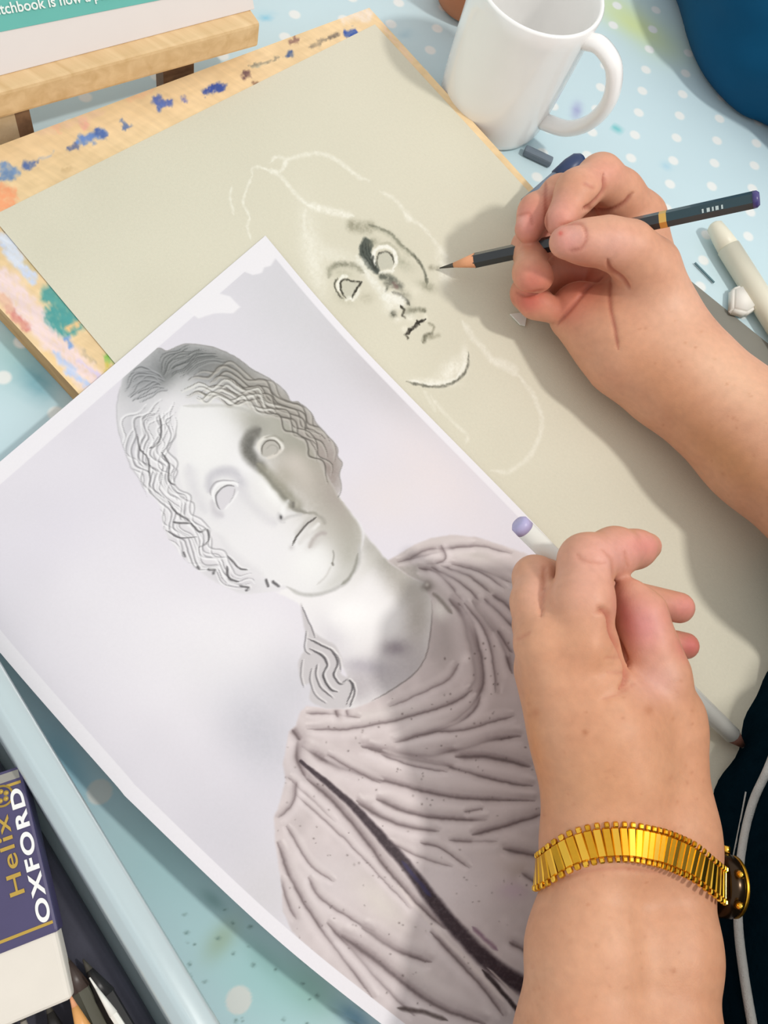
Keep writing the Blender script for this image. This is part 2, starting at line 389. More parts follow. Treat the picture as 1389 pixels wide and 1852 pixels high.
lx = lines(TX0 - .012, TX1 + .012, 190, -.07, .09, .0009); ly = lines(TY0 - .012, TY1 + .012, 300, -.09, .03, .0009); nu, nv = len(lx), len(ly)
U, Vv = np.meshgrid(lx, ly)
Z = np.zeros_like(U)
over = np.maximum.reduce([TX0 + .002 - U, U - TX1 + .002, TY0 + .002 - Vv, Vv - TY1 + .002, np.zeros_like(U)])
Z -= np.minimum(over * 20, .25)
P3 = np.stack([U.ravel(), Vv.ravel(), Z.ravel() - .0005], 1)
tc_px = proj(P3)
b = Brush(tc_px[:, 0], tc_px[:, 1], (200, 223, 230))
front = (P3 - _C) @ _F > .02
# old paint stains, plus teal and green tints that paint shade into the cloth
for c, rx, ry, col, a_, ang in [((1145, 42), 75, 20, (222, 230, 120), .75, 35), ((1110, 15), 60, 30, (205, 224, 190), .6, 20), ((1190, 70), 60, 40, (200, 220, 196), .5, 30),  # last pale green: shade beside the jacket, painted in
        ((1043, 200), 9, 14, (150, 150, 200), .7, 0), ((1205, 300), 10, 5, (160, 205, 225), .6, 40), ((480, 30), 9, 7, (120, 195, 225), .8, 20), ((735, 62), 10, 7, (165, 200, 215), .7, 0),
        ((400, 1700), 22, 40, (168, 170, 130), .75, 35), ((385, 1628), 26, 12, (95, 130, 130), .6, 40), ((560, 1790), 70, 40, (120, 165, 140), .55, 40), ((640, 1840), 35, 16, (60, 110, 150), .6, 40), ((480, 1735), 60, 20, (125, 160, 155), .5, 45),
        ((300, 1560), 160, 110, (160, 205, 206), .55, 45), ((120, 1380), 30, 80, (110, 175, 200), .5, -30), ((30, 640), 60, 60, (140, 190, 190), .5, 0), ((70, 690), 26, 40, (70, 140, 160), .6, -40), ((480, 1780), 150, 90, (150, 205, 200), .55, 40)]:  # wide teal tints at lower left: shade put into the colour
    b.blob(c, rx, ry, col, a_, ang, clip=front.astype(np.float32))
worn = (front & (tc_px[:, 0] < 760) & (tc_px[:, 0] > -60) & (tc_px[:, 1] > 1120) & (tc_px[:, 1] < 1930)).astype(np.float32)
for c, r_ in (((180, 1432), 20), ((432, 1809), 21)):
    near = np.linalg.norm(P3[:, :2] - at(*c)[None, :2], axis=1); b.c += (np.array([226, 226, 220], dtype=np.float32) - b.c) * (np.clip((.0058 - near) / .0009, 0, 1) * .9)[:, None]
b.stroke([(1106, 222), (1118, 236), (1126, 244)], 6, (110, 195, 200), .9, clip=front)
for i in range(60):
    c = (RNG.uniform(330, 690), RNG.uniform(1600, 1880)); b.blob(c, RNG.uniform(1.5, 4), RNG.uniform(1.5, 4), (80, 110, 105), .7)
tcl = np_mesh('tablecloth', P3, grid_quads(nu, nv), cloth_material()); set_col(tcl, b.c)
wa = tcl.data.attributes.new('Worn', 'FLOAT', 'POINT'); wa.data.foreach_set('value', worn)
tag(tcl, 'pale blue oilcloth with small white polka dots and paint stains and painted-in shade', 'tablecloth')

# ------------------------------------------------------------------ drawing board
ZB = .018
bTL, bTR, bBR, bBL = at(-203, 338, ZB), at(668, 14, ZB), np.array([.264, .301, ZB]), np.array([.187, .042, ZB])
def quad(u, v, q): return (1 - v)[..., None] * ((1 - u)[..., None] * q[0] + u[..., None] * q[1]) + v[..., None] * ((1 - u)[..., None] * q[3] + u[..., None] * q[2])
board_c = np.mean([bTL, bTR, bBR, bBL], axis=0)
board = empty('drawing_board', (board_c[0], board_c[1], 0)); tag(board, 'paint-smeared wooden drawing board lying flat under the grey-green paper', 'board')
us = np.linspace(0, 1, 300); vs_ = np.concatenate([np.linspace(0, .13, 60), np.linspace(.13, 1, 260)[1:]])
Ug, Vg = np.meshgrid(us, vs_); Pb = quad(Ug.ravel(), Vg.ravel(), (bTL, bTR, bBR, bBL)); q = proj(Pb)
b = Brush(q[:, 0], q[:, 1], (236, 206, 160), warp=4.5, wscale=9, grain=.5)
b.stroke([(-16, 389), (100, 514), (225, 651), (330, 764)], 5, (120, 96, 62), .9, soft=.4)
b.c += (vnoise(q[:, 0] + q[:, 1] * .37, q[:, 1] * 3 + q[:, 0] * 1.1, 18, 3) * 5 + vnoise(q[:, 0], q[:, 1], 60, 5) * 8)[:, None]
A1 = crop(0, 0, 2.894); A2 = crop(400, 0, 2.778); A6 = crop(0, 340, 2.894)
for pts, w, col, a_ in [
    (A1([(0, 860), (40, 900), (90, 900)]), 22, (120, 150, 190), .9), (A1([(10, 925), (60, 915)]), 16, (110, 140, 180), .8), (A1([(140, 870), (180, 855)]), 17, (85, 110, 165), .9), (A1([(190, 835), (280, 805)]), 6, (190, 185, 180), .7),
    (A1([(360, 785), (410, 770)]), 12, (90, 105, 150), .9), (A1([(410, 750), (480, 720), (550, 695)]), 18, (105, 140, 200), .95), (A1([(500, 690), (545, 705)]), 14, (80, 110, 175), .9),
    (A1([(640, 615), (655, 660), (685, 650)]), 9, (110, 130, 170), .85), (A1([(810, 510), (850, 540), (905, 540)]), 15, (95, 115, 180), .95), (A1([(830, 580), (850, 545)]), 12, (95, 120, 185), .95), (A1([(945, 510), (980, 525)]), 9, (130, 130, 180), .9),
    (A1([(1070, 490), (1110, 465), (1170, 450)]), 14, (60, 85, 165), 1), (A1([(1110, 450), (1150, 470)]), 9, (60, 85, 160), 1), (A1([(1280, 395), (1310, 390)]), 10, (120, 90, 90), .9), (A1([(1325, 420), (1340, 440)]), 7, (130, 95, 75), .9), (A1([(1310, 345), (1389, 330)]), 7, (190, 185, 160), .7),
    (A2([(330, 280), (350, 270)]), 12, (80, 100, 140), .9), (A2([(130, 330), (200, 315), (310, 280)]), 5, (150, 140, 120), .8), (A2([(350, 205), (380, 190)]), 9, (150, 115, 100), .9), (A2([(430, 240), (500, 210), (590, 170)]), 8, (150, 135, 115), .8), (A2([(550, 190), (590, 165)]), 10, (130, 115, 100), .8),
    (A2([(632, 175), (655, 165), (680, 158)]), 13, (50, 85, 165), 1), (A2([(620, 90), (700, 60), (740, 90)]), 26, (238, 222, 205), .8), (A2([(800, 120), (900, 240), (1000, 370)]), 7, (240, 205, 175), .6),
    (A1([(430, 620), (450, 660)]), 16, (240, 180, 160), .7), (A1([(290, 660), (305, 680)]), 12, (242, 180, 140), .7), (A1([(0, 1000), (40, 1030), (20, 1080)]), 34, (244, 165, 120), .9), (A1([(200, 700), (380, 640), (540, 580)]), 18, (236, 200, 170), .5),
    (A1([(660, 520), (800, 470)]), 16, (240, 190, 150), .5), (A1([(330, 900), (370, 880)]), 10, (205, 175, 130), .6)]:
    b.stroke(pts, w, col, a_, soft=.35)
for pts, w, col, a_ in [
    (A6([(-40, 420), (100, 580), (250, 760), (400, 930), (520, 1060)]), 44, (240, 216, 214), .95), (A6([(0, 250), (80, 360), (180, 480)]), 28, (205, 216, 240), .9), (A6([(20, 230), (110, 400)]), 24, (220, 225, 235), .7),
    (A6([(30, 620), (90, 680), (150, 750)]), 18, (215, 140, 130), .85), (A6([(0, 560), (60, 640)]), 18, (235, 190, 165), .8), (A6([(130, 370), (200, 440)]), 14, (214, 185, 120), .7),
    (A6([(240, 540), (310, 600), (400, 680)]), 34, (88, 160, 155), 1), (A6([(270, 640), (330, 720), (420, 690)]), 36, (80, 158, 155), 1), (A6([(300, 540), (370, 620)]), 22, (95, 165, 155), 1), (A6([(335, 740), (440, 690)]), 14, (235, 195, 140), .95),
    (A6([(340, 780), (375, 835)]), 11, (130, 165, 215), .9), (A6([(270, 850), (370, 960), (470, 1040)]), 13, (190, 205, 235), .9), (A6([(400, 900), (480, 960), (520, 1000)]), 8, (220, 205, 230), .8), (A6([(430, 860), (500, 920)]), 6, (200, 180, 150), .8),
    (A6([(560, 870), (580, 920)]), 13, (130, 190, 80), .9), (A6([(590, 850), (620, 890)]), 18, (75, 165, 170), .9), (A6([(540, 960), (580, 930)]), 8, (210, 195, 80), .8), (A6([(210, 850), (300, 950), (380, 1060)]), 10, (238, 205, 150), .8), (A6([(480, 740), (530, 790)]), 9, (205, 190, 140), .7)]:
    b.stroke(pts, w, col, a_, soft=.35)
wood_face = colored('board_wood_painted', rough=.55, var=.07, scale=1.0, bump=.05, aniso=(.35, (40, 260, 260)))
face = np_mesh('board_face', Pb, grid_quads(300, len(vs_))[:, ::-1], wood_face); set_col(face, b.c); keep(face, board)
edge_m = wood_mat('board_edge_wood', (176, 130, 74), (206, 160, 100))
rim = []
for k, (p_, q_) in enumerate(((bTL, bTR), (bTR, bBR), (bBR, bBL), (bBL, bTL))):
    dn = np.array([0, 0, -(ZB - .0008)]); o = mesh_obj('board_edge', [p_, q_, q_ + dn, p_ + dn], [(0, 1, 2, 3)[::-1]], edge_m, None, False); keep(o, board)
dn = np.array([0, 0, -(ZB - .0008)])
keep(mesh_obj('board_back', [bTL + dn, bTR + dn, bBR + dn, bBL + dn], [(0, 1, 2, 3)], edge_m, None, False), board)

# ------------------------------------------------------------------ grey-green drawing paper with the sketch
ZP = ZB + .0007
sTL, sTR, sBR, sBL = at(-15, 391, ZP), at(678, 44, ZP), np.array([.259, .300, ZP]), np.array([.183, .048, ZP])
us = np.concatenate([np.linspace(0, .18, 12), np.linspace(.18, .93, 420)[1:], np.linspace(.93, 1, 6)[1:]])
vs_ = np.concatenate([np.linspace(0, .05, 4), np.linspace(.05, .68, 600)[1:], np.linspace(.68, 1, 12)[1:]])
Ug, Vg = np.meshgrid(us, vs_); Ps = quad(Ug.ravel(), Vg.ravel(), (sTL, sTR, sBR, sBL)); q = proj(Ps)
b = Brush(q[:, 0], q[:, 1], (215, 210, 191), warp=1.2, wscale=5, grain=.55)
b.c += (vnoise(q[:, 0], q[:, 1], 90, 11) * 2.0)[:, None]
S = crop(580, 390, 4.63); S2 = crop(380, 250, 2.778); S3 = crop(640, 560, 3.02)
WH = (238, 235, 222); DK = (70, 70, 62)
for pts, w, a_ in [(S2([(110, 240), (100, 300), (120, 385)]), 5, .5), (S2([(210, 185), (215, 150), (250, 145), (300, 160)]), 5, .55), (S2([(215, 180), (185, 250), (165, 320), (185, 365), (200, 400)]), 5, .6), (S2([(200, 395), (188, 450), (205, 510)]), 5, .6),
        (S2([(300, 125), (330, 95), (380, 108), (372, 150), (340, 170), (305, 150)]), 6, .6), (S2([(360, 150), (390, 110), (450, 90), (540, 75), (620, 100), (690, 150), (740, 190), (800, 215)]), 8, .55),
        (S2([(270, 150), (350, 190), (420, 270), (470, 320), (490, 340)]), 7, .6), (S2([(490, 335), (600, 365), (720, 390)]), 13, .75), (S2([(480, 350), (470, 430), (480, 520)]), 6, .4),
        (S2([(850, 265), (930, 310), (1000, 400), (1060, 440), (1115, 500)]), 7, .45), (S2([(985, 375), (1000, 410)]), 12, .5), (S2([(1115, 500), (1160, 560), (1190, 600)]), 8, .35), (S2([(820, 600), (870, 640)]), 6, .3),
        (S3([(590, 60), (650, 150), (700, 205), (760, 280), (850, 330), (900, 360)]), 11, .5), (S3([(900, 360), (980, 470), (1025, 590), (1015, 690), (960, 800), (900, 850), (840, 885), (750, 880)]), 9, .4), (S3([(760, 270), (830, 290), (900, 330)]), 10, .45),
        (S3([(420, 470), (480, 550), (560, 630), (620, 690), (615, 730)]), 7, .35), (S3([(380, 440), (450, 560)]), 7, .3), (S2([(1150, 560), (1180, 640), (1190, 700)]), 22, .35)]:
    b.stroke(pts, w, WH, a_, soft=.7)
for c, rx, ry, a_, ang in [(S2([(505, 540)])[0], 18, 70, .5, -8), (S2([(540, 680)])[0], 14, 40, .4, -15), (S2([(620, 590)])[0], 50, 16, .35, 15), (S3([(530, 330)])[0], 26, 14, .9, -40), (S3([(450, 395)])[0], 34, 6, .7, 5), (S3([(605, 270)])[0], 6, 22, .8, 0), (S2([(1180, 690)])[0], 14, 24, .5, 0)]:
    b.blob(c, rx, ry, WH, a_, ang)
# forehead shade and the far side of the face
b.stroke(S([(245, 75), (330, 100), (440, 95)]), 20.9, (160, 156, 136), .75, soft=.8); b.stroke(S([(250, 60), (270, 110)]), 11.0, (150, 146, 126), .5, soft=.8)
b.stroke(S([(400, 75), (500, 110), (590, 155), (660, 230), (740, 300), (810, 370), (860, 450), (885, 530), (890, 600)]), 5.3, (112, 112, 98), .85, soft=.6)
b.stroke(S([(440, 95), (590, 165), (690, 270), (770, 340)]), 9.9, (170, 168, 148), .5, soft=.9)
b.blob(S([(880, 590)])[0], 16, 8, (140, 138, 118), .7, 20); b.blob(S([(680, 400)])[0], 22, 10, (180, 178, 158), .7, 30); b.blob(S([(790, 620)])[0], 18, 14, (226, 221, 203), .6)
mk = b.mask(S([(372, 178), (335, 235), (322, 300), (345, 370), (400, 440), (470, 490), (492, 455), (480, 410), (450, 370), (425, 310), (440, 235), (415, 205)]), 2.2); b.fill(mk, (72, 78, 72), .92)
for pts in [[(350, 230), (360, 320), (430, 430)], [(375, 220), (385, 310), (440, 400)], [(400, 215), (405, 290), (450, 380)]]: b.stroke(S(pts), 2.2, (40, 44, 40), .6, soft=.6)
b.blob(S([(440, 225)])[0], 10, 8, (150, 148, 128), .5); b.stroke(S([(480, 240), (570, 235), (640, 300), (660, 370)]), 6.2, (188, 184, 164), .8, soft=.8)
mk = b.mask(S([(480, 440), (470, 360), (500, 310), (560, 300), (610, 345), (612, 410), (570, 445)]), 2); b.fill(mk, (196, 194, 178), .95)
b.stroke(S([(452, 420), (440, 340), (465, 285), (520, 262), (585, 275), (628, 330), (630, 400), (600, 455)]), 7.1, (240, 238, 228), .95, soft=.5)
b.stroke(S([(488, 440), (468, 370), (490, 320), (545, 300), (595, 330), (612, 380), (605, 415)]), 3.4, (88, 86, 76), .9, soft=.5); b.stroke(S([(440, 330), (432, 390), (470, 470)]), 4.7, (60, 62, 56), .8, soft=.5)
b.stroke(S([(485, 478), (550, 470), (620, 462)]), 6.2, (238, 236, 224), .8, soft=.6)
b.stroke(S([(495, 505), (560, 520), (630, 545)]), 12.1, (105, 107, 96), .9, soft=.7); b.stroke(S([(540, 570), (620, 570), (680, 600)]), 14.3, (125, 124, 112), .75, soft=.8); b.stroke(S([(610, 560), (640, 610)]), 6.6, (120, 95, 90), .6, soft=.7)
b.stroke(S([(540, 640), (560, 600)]), 4.7, (110, 110, 98), .7); b.stroke(S([(600, 640), (660, 660), (710, 700), (745, 750)]), 6.2, (82, 80, 70), .9, soft=.5); b.blob(S([(700, 660)])[0], 12, 7, (140, 138, 122), .6, 40)
# bridge and tip of the nose in white chalk
b.stroke(S([(300, 350), (400, 490), (500, 620), (560, 720)]), 16.5, (232, 230, 218), .8, soft=.8); b.stroke(S([(560, 690), (620, 690), (690, 740)]), 19.8, (238, 236, 226), .85, soft=.7); b.blob(S([(590, 760)])[0], 15, 12, (234, 231, 218), .8)
b.blob(S([(608, 826)])[0], 5, 6, (62, 62, 52), .95); b.blob(S([(640, 870)])[0], 8, 5, (234, 230, 215), .8)
b.stroke(S([(668, 750), (698, 795), (690, 835), (712, 862)]), 5.0, (70, 66, 56), .95, soft=.4); b.blob(S([(740, 800)])[0], 9, 9, (140, 138, 120), .8); b.stroke(S([(760, 800), (820, 785), (880, 800)]), 8.8, (128, 126, 108), .75, soft=.8)
b.blob(S([(745, 855)])[0], 10, 9, (234, 230, 214), .8); b.stroke(S([(870, 830), (890, 870)]), 7.7, (232, 228, 210), .7, soft=.7)
b.stroke(S([(712, 1000), (745, 965), (790, 930), (808, 895), (840, 885), (882, 868)]), 6.5, (52, 48, 42), .97, soft=.35); b.stroke(S([(800, 870), (830, 920)]), 4.0, (60, 56, 48), .9); b.stroke(S([(700, 985), (735, 1035)]), 4.7, (90, 86, 74), .7); b.stroke(S([(735, 945), (740, 985)]), 4.0, (60, 56, 48), .9)
b.stroke(S([(900, 900), (945, 930), (930, 980)]), 4.7, (150, 146, 126), .7, soft=.8); b.stroke(S([(860, 1070), (880, 1010), (940, 985)]), 7.8, (120, 117, 100), .85, soft=.7); b.stroke(S([(900, 1020), (1000, 1000)]), 7.8, (165, 160, 140), .7, soft=.9); b.blob(S([(700, 950)])[0], 5, 5, (236, 232, 216), .8)
# the near eye
b.stroke(S([(70, 520), (80, 450), (130, 415), (220, 412), (300, 430), (360, 480)]), 11.0, (165, 162, 144), .85, soft=.85); b.stroke(S([(90, 440), (150, 408), (230, 410)]), 7.8, (135, 133, 116), .7, soft=.8)
b.blob(S([(180, 480)])[0], 20, 9, (196, 192, 172), .8, 10); b.blob(S([(380, 690)])[0], 11, 9, (190, 185, 165), .8); b.blob(S([(200, 700)])[0], 16, 8, (190, 186, 166), .7, 25)
mk = b.mask(S([(215, 690), (172, 630), (168, 565), (205, 535), (280, 553), (335, 555), (300, 620), (262, 685)]), 2); b.fill(mk, (200, 197, 180), .95)
b.stroke(S([(185, 700), (140, 645), (118, 580), (140, 515)]), 3.7, (96, 94, 82), .9, soft=.5); b.stroke(S([(160, 640), (148, 570), (175, 515), (230, 505)]), 6.5, (238, 236, 224), .9, soft=.5)
b.stroke(S([(210, 695), (172, 630), (166, 565), (200, 533), (280, 552), (342, 552)]), 4.0, (74, 72, 62), .95, soft=.4); b.stroke(S([(342, 556), (300, 620), (262, 690)]), 5.0, (60, 58, 50), .95, soft=.4); b.stroke(S([(200, 715), (240, 690), (255, 690)]), 6.2, (238, 235, 222), .9); b.stroke(S([(262, 715), (305, 665), (325, 610)]), 6.2, (236, 233, 220), .85)
# chin
b.stroke(S3([(285, 392), (360, 410), (450, 421), (530, 405), (590, 362), (622, 305), (627, 232)]), 5.6, (122, 120, 108), .9, soft=.5); b.stroke(S3([(300, 385), (450, 405), (560, 370), (608, 290)]), 5.4, (238, 236, 225), .8, soft=.6)
# a darker smudge where the pencil is working
b.stroke([(795, 484), (776, 484)], 9, (120, 115, 95), .35, soft=.9)
paper_m = colored('grey_green_drawing_paper', rough=.85, var=.02, scale=700, bump=.12, bscale=1400, spec=.2)
sheet = np_mesh('drawing_paper', Ps, grid_quads(len(us), len(vs_))[:, ::-1], paper_m); set_col(sheet, b.c)
tag(sheet, 'grey-green drawing paper with a half-finished chalk and pencil face on the board', 'paper')

# ------------------------------------------------------------------ printed photograph of a marble bust
def resample(pts, t):
    c = catmull(pts, 30); s = np.concatenate([[0], np.cumsum(np.linalg.norm(np.diff(c, axis=0), axis=1))]); s /= s[-1]
    return np.stack([np.interp(t, s, c[:, 0]), np.interp(t, s, c[:, 1])], -1)
NU, NV = 500, 740
tu = np.linspace(0, 1, NU); tv = np.linspace(0, 1, NV)
top = resample([(-163, 974), (0, 835), (221, 647), (480, 426)], tu); bot = resample([(985, 2075), (1085, 1815), (1185, 1550), (1285, 1290)], tu)
lef = resample([(-163, 974), (0, 1180), (201, 1410), (250, 1463), (480, 1681), (690, 1852), (985, 2075)], tv); rig = resample([(480, 426), (560, 522), (640, 612), (740, 716), (921, 900), (1010, 993), (1150, 1142), (1285, 1290)], tv)
uu = tu[None, :, None]; vv = tv[:, None, None]
G = (1 - vv) * top[None] + vv * bot[None] + (1 - uu) * lef[:, None] + uu * rig[:, None] - ((1 - uu) * (1 - vv) * top[0] + uu * (1 - vv) * top[-1] + (1 - uu) * vv * bot[0] + uu * vv * bot[-1])
X = G[..., 0].ravel(); Y = G[..., 1].ravel(); UU, VV = np.meshgrid(tu, tv); UU = UU.ravel(); VV = VV.ravel()
zz = ZP + .0012 + .0025 * np.sin(np.pi * VV) * (1 - UU) + .0016 * np.sin(np.pi * UU) * np.sin(2.2 * VV + .3)
D_ = _F[None] * FPX + _R[None] * (X - IMW / 2)[:, None] - _U[None] * (Y - IMH / 2)[:, None]
PR = _C + D_ * ((zz - CAM_H) / D_[:, 2])[:, None]
b = Brush(X, Y, (219, 215, 223), warp=.9, wscale=16, grain=.12)
# backdrop tones of the print
for c, rx, ry, col, a_, ang in [((230, 1130), 260, 160, (226, 223, 229), .9, 45), ((560, 560), 190, 130, (205, 204, 208), .8, 47), ((700, 700), 160, 46, (196, 192, 196), .7, 46), ((790, 860), 130, 60, (226, 217, 219), .8, 46), ((700, 900), 80, 60, (222, 214, 215), .7, 0),
        ((420, 1180), 140, 110, (231, 229, 232), .8, 0), ((470, 1330), 110, 70, (190, 190, 198), .75, 60), ((530, 1240), 60, 70, (188, 188, 195), .5, 0), ((420, 1500), 120, 90, (203, 201, 208), .6, 40), ((300, 1400), 90, 60, (214, 211, 218), .5, 45), ((480, 1620), 70, 80, (206, 203, 206), .7, 0), ((90, 960), 130, 80, (216, 212, 222), .6, -40)]:
    b.blob(c, rx, ry, col, a_, ang)
b.c += (vnoise(X, Y, 70, 21) * 1.5)[:, None]
PA = crop(180, 580, 2.778); PB = crop(480, 960, 2.671); PC = crop(480, 1400, 2.671); PD = crop(340, 740, 4.63)
# ---- neck and chest
neck = b.mask(PA([(1130, 700), (1205, 880), (1290, 1010), (1389, 1140)]) + PB([(590, 145), (700, 220), (775, 260), (805, 360), (800, 480), (760, 650), (660, 760), (520, 830), (380, 860), (400, 720), (330, 600), (260, 520), (180, 370), (60, 300)]) + PA([(900, 1340), (760, 1100), (900, 800)]), 2.5)
b.fill(neck, (232, 230, 231))
for c, rx, ry, col, a_, ang in [((695, 1010), 70, 26, (158, 155, 147), .9, 47), ((735, 1060), 60, 28, (172, 167, 160), .85, 55), ((755, 1120), 26, 70, (176, 170, 164), .85, 5), ((745, 1200), 50, 50, (184, 178, 178), .8, 0), ((716, 1173), 24, 15, (140, 131, 138), .9, 0), ((690, 1225), 80, 40, (182, 176, 180), .85, -10), ((655, 1205), 40, 14, (168, 163, 172), .7, 5), ((600, 1150), 26, 50, (205, 202, 208), .7, -30), ((640, 1110), 50, 30, (243, 242, 242), .9, 0), ((672, 1010), 16, 60, (200, 198, 192), .5, 40), ((640, 1245), 30, 26, (178, 172, 176), .8, 0)]:
    b.blob(c, rx, ry, col, a_, ang, clip=neck)
# ---- hair mass
hair_out = [(105, 330), (130, 270), (200, 210), (290, 140), (340, 152), (400, 125), (490, 118), (570, 135), (640, 160), (710, 200), (760, 240), (850, 290), (930, 350), (960, 402), (1000, 410), (1060, 460), (1090, 520), (1150, 580), (1195, 640), (1195, 680), (1220, 720), (1205, 770), (1215, 840), (1200, 885)]
head = b.mask(PA(hair_out + [(1260, 960), (1330, 1060), (1300, 1200), (1240, 1310), (1150, 1370), (1040, 1385), (960, 1345), (870, 1362), (720, 1372), (620, 1330), (540, 1290), (480, 1240), (420, 1190), (360, 1110), (320, 1040), (300, 920), (240, 860), (200, 790), (150, 720), (110, 600), (85, 520), (90, 400)]), 2.0)
b.fill(head, (222, 220, 223))
for c, rx, ry, col, a_, ang in [(PA([(480, 210)])[0], 90, 36, (118, 120, 120), .95, 15), (PA([(650, 230)])[0], 55, 26, (128, 128, 126), .9, 25), (PA([(220, 290)])[0], 46, 30, (132, 134, 136), .95, -35), (PA([(820, 380)])[0], 70, 34, (146, 142, 134), .95, 35), (PA([(960, 480)])[0], 60, 38, (150, 145, 137), .95, 45), (PA([(1080, 620)])[0], 60, 40, (162, 154, 147), .95, 55), (PA([(1160, 760)])[0], 28, 55, (152, 141, 135), .95, 0), (PA([(330, 270)])[0], 26, 22, (110, 112, 112), .9, -50),
        (PA([(190, 500)])[0], 34, 60, (196, 195, 199), .8, 0), (PA([(160, 650)])[0], 20, 60, (200, 198, 204), .7, -15), (PA([(430, 1130)])[0], 60, 26, (206, 203, 208), .7, 45), (PA([(660, 1300)])[0], 46, 16, (196, 193, 198), .8, 20), (PA([(470, 350)])[0], 40, 16, (196, 196, 196), .7, 20)]:
    b.blob(c, rx, ry, col, a_, ang, clip=head)
# ---- face
facem = b.mask(PA([(430, 425), (560, 415), (700, 420), (830, 460), (950, 520), (1060, 640), (1130, 760), (1200, 885), (1270, 980), (1320, 1080), (1290, 1220), (1230, 1310), (1130, 1365), (1030, 1375), (930, 1330), (830, 1290), (740, 1250), (660, 1190), (600, 1100), (540, 1010), (470, 930), (420, 840), (392, 720), (385, 560), (395, 460)]), 3.0)
b.fill(facem, (227, 226, 227))
for c, rx, ry, col, a_, ang in [(PD([(1080, 560)])[0], 70, 100, (182, 174, 165), .95, -35), (PD([(1010, 320)])[0], 60, 60, (158, 154, 142), .85, 0), (PD([(820, 170)])[0], 60, 36, (148, 146, 135), .9, 35), (PD([(620, 110)])[0], 66, 22, (178, 176, 166), .85, 22), (PD([(880, 470)])[0], 26, 24, (198, 191, 183), .85, 30), (PD([(990, 560)])[0], 18, 40, (200, 192, 184), .7, -30), (PD([(1290, 920)])[0], 44, 80, (168, 165, 154), .9, -30), (PD([(1330, 1200)])[0], 26, 60, (170, 168, 158), .85, -5), (PD([(1230, 760)])[0], 26, 60, (164, 155, 148), .8, -20), (PD([(1180, 1000)])[0], 26, 36, (184, 180, 172), .7, 0), (PD([(1250, 1420)])[0], 40, 14, (196, 195, 190), .8, -40),
        (PD([(580, 150)])[0], 26, 24, (160, 158, 150), .8, 0), (PD([(300, 530)])[0], 24, 10, (192, 190, 198), .85, -5), (PD([(200, 620)])[0], 10, 20, (205, 203, 208), .7, 10), (PD([(250, 880)])[0], 12, 10, (200, 198, 203), .8, 0), (PD([(430, 640)])[0], 12, 16, (206, 204, 210), .7, -20), (PD([(480, 760)])[0], 20, 30, (214, 212, 217), .8, -20), (PD([(350, 900)])[0], 40, 30, (222, 220, 224), .6, 0),
        (PD([(560, 760)])[0], 26, 30, (224, 223, 223), .8, 0), (PD([(700, 700)])[0], 14, 46, (238, 238, 237), .9, -38), (PD([(450, 480)])[0], 20, 30, (232, 231, 233), .9, -40), (PD([(1020, 1280)])[0], 46, 40, (234, 234, 233), .9, 0), (PD([(620, 1150)])[0], 60, 50, (228, 226, 229), .8, 0), (PD([(150, 320)])[0], 50, 60, (233, 232, 232), .8, 0)]:
    b.blob(c, rx, ry, col, a_, ang, clip=facem)
F_ = facem
b.stroke(PD([(600, 170), (520, 230), (488, 310), (510, 390), (570, 450), (640, 500)]), 21.0, (112, 110, 104), .92, soft=.75, clip=F_); b.stroke(PD([(540, 250), (515, 330), (560, 420)]), 13.0, (98, 97, 92), .7, soft=.8, clip=F_)
b.stroke(PD([(590, 460), (690, 570), (790, 670), (870, 780), (930, 830)]), 19.0, (146, 143, 130), .9, soft=.7, w2=24, clip=F_); b.stroke(PD([(570, 470), (680, 590), (780, 700), (850, 800)]), 8.0, (124, 122, 112), .7, soft=.8, clip=F_); b.blob(PD([(800, 560)])[0], 22, 16, (170, 164, 152), .7, 45, clip=F_)
mk = b.mask(PD([(620, 390), (612, 320), (650, 262), (720, 255), (775, 305), (768, 360), (700, 395)]), 1.5); b.fill(mk, (182, 178, 171))
b.stroke(PD([(600, 360), (590, 300), (620, 250), (680, 230), (740, 245), (785, 300), (785, 345)]), 7.2, (222, 219, 212), .95, soft=.5); b.stroke(PD([(622, 385), (620, 320), (655, 268), (720, 262), (765, 300), (766, 340)]), 2.9, (92, 88, 80), .95, soft=.5); b.stroke(PD([(640, 240), (720, 222), (800, 270)]), 4.3, (140, 137, 126), .7, soft=.8)
b.stroke(PD([(660, 410), (730, 385), (785, 340)]), 6.5, (212, 206, 198), .9, soft=.6); b.stroke(PD([(650, 340), (690, 300), (740, 310), (750, 350), (720, 380)]), 2.9, (150, 146, 138), .6, soft=.7)
mk = b.mask(PD([(265, 840), (235, 760), (250, 700), (300, 650), (370, 640), (396, 680), (360, 760), (310, 830)]), 1.5); b.fill(mk, (211, 208, 213))
b.stroke(PD([(170, 690), (185, 580), (250, 530), (340, 515), (430, 550)]), 15, (190, 188, 195), .7, soft=1.0, clip=F_); b.stroke(PD([(205, 760), (220, 850), (290, 900)]), 11, (196, 193, 198), .7, soft=1.0, clip=F_); b.blob(PD([(440, 600)])[0], 10, 14, (192, 190, 197), .7, -30, clip=F_); b.stroke(PD([(440, 660), (520, 780), (640, 900), (740, 960)]), 16, (208, 206, 210), .6, soft=1.0, clip=F_)
b.stroke(PD([(0, 470), (60, 700), (150, 860)]), 22, (208, 206, 211), .6, soft=1.0, clip=F_); b.stroke(PD([(220, 1050), (380, 1250), (620, 1420)]), 20, (210, 208, 212), .6, soft=1.0, clip=F_)
b.stroke(PD([(205, 740), (185, 680), (205, 635), (250, 606), (340, 596), (425, 615)]), 3.5, (160, 157, 162), .9, soft=.6); b.stroke(PD([(225, 780), (210, 700), (240, 640), (310, 615), (400, 620), (420, 650)]), 6.1, (235, 234, 236), .95, soft=.5)
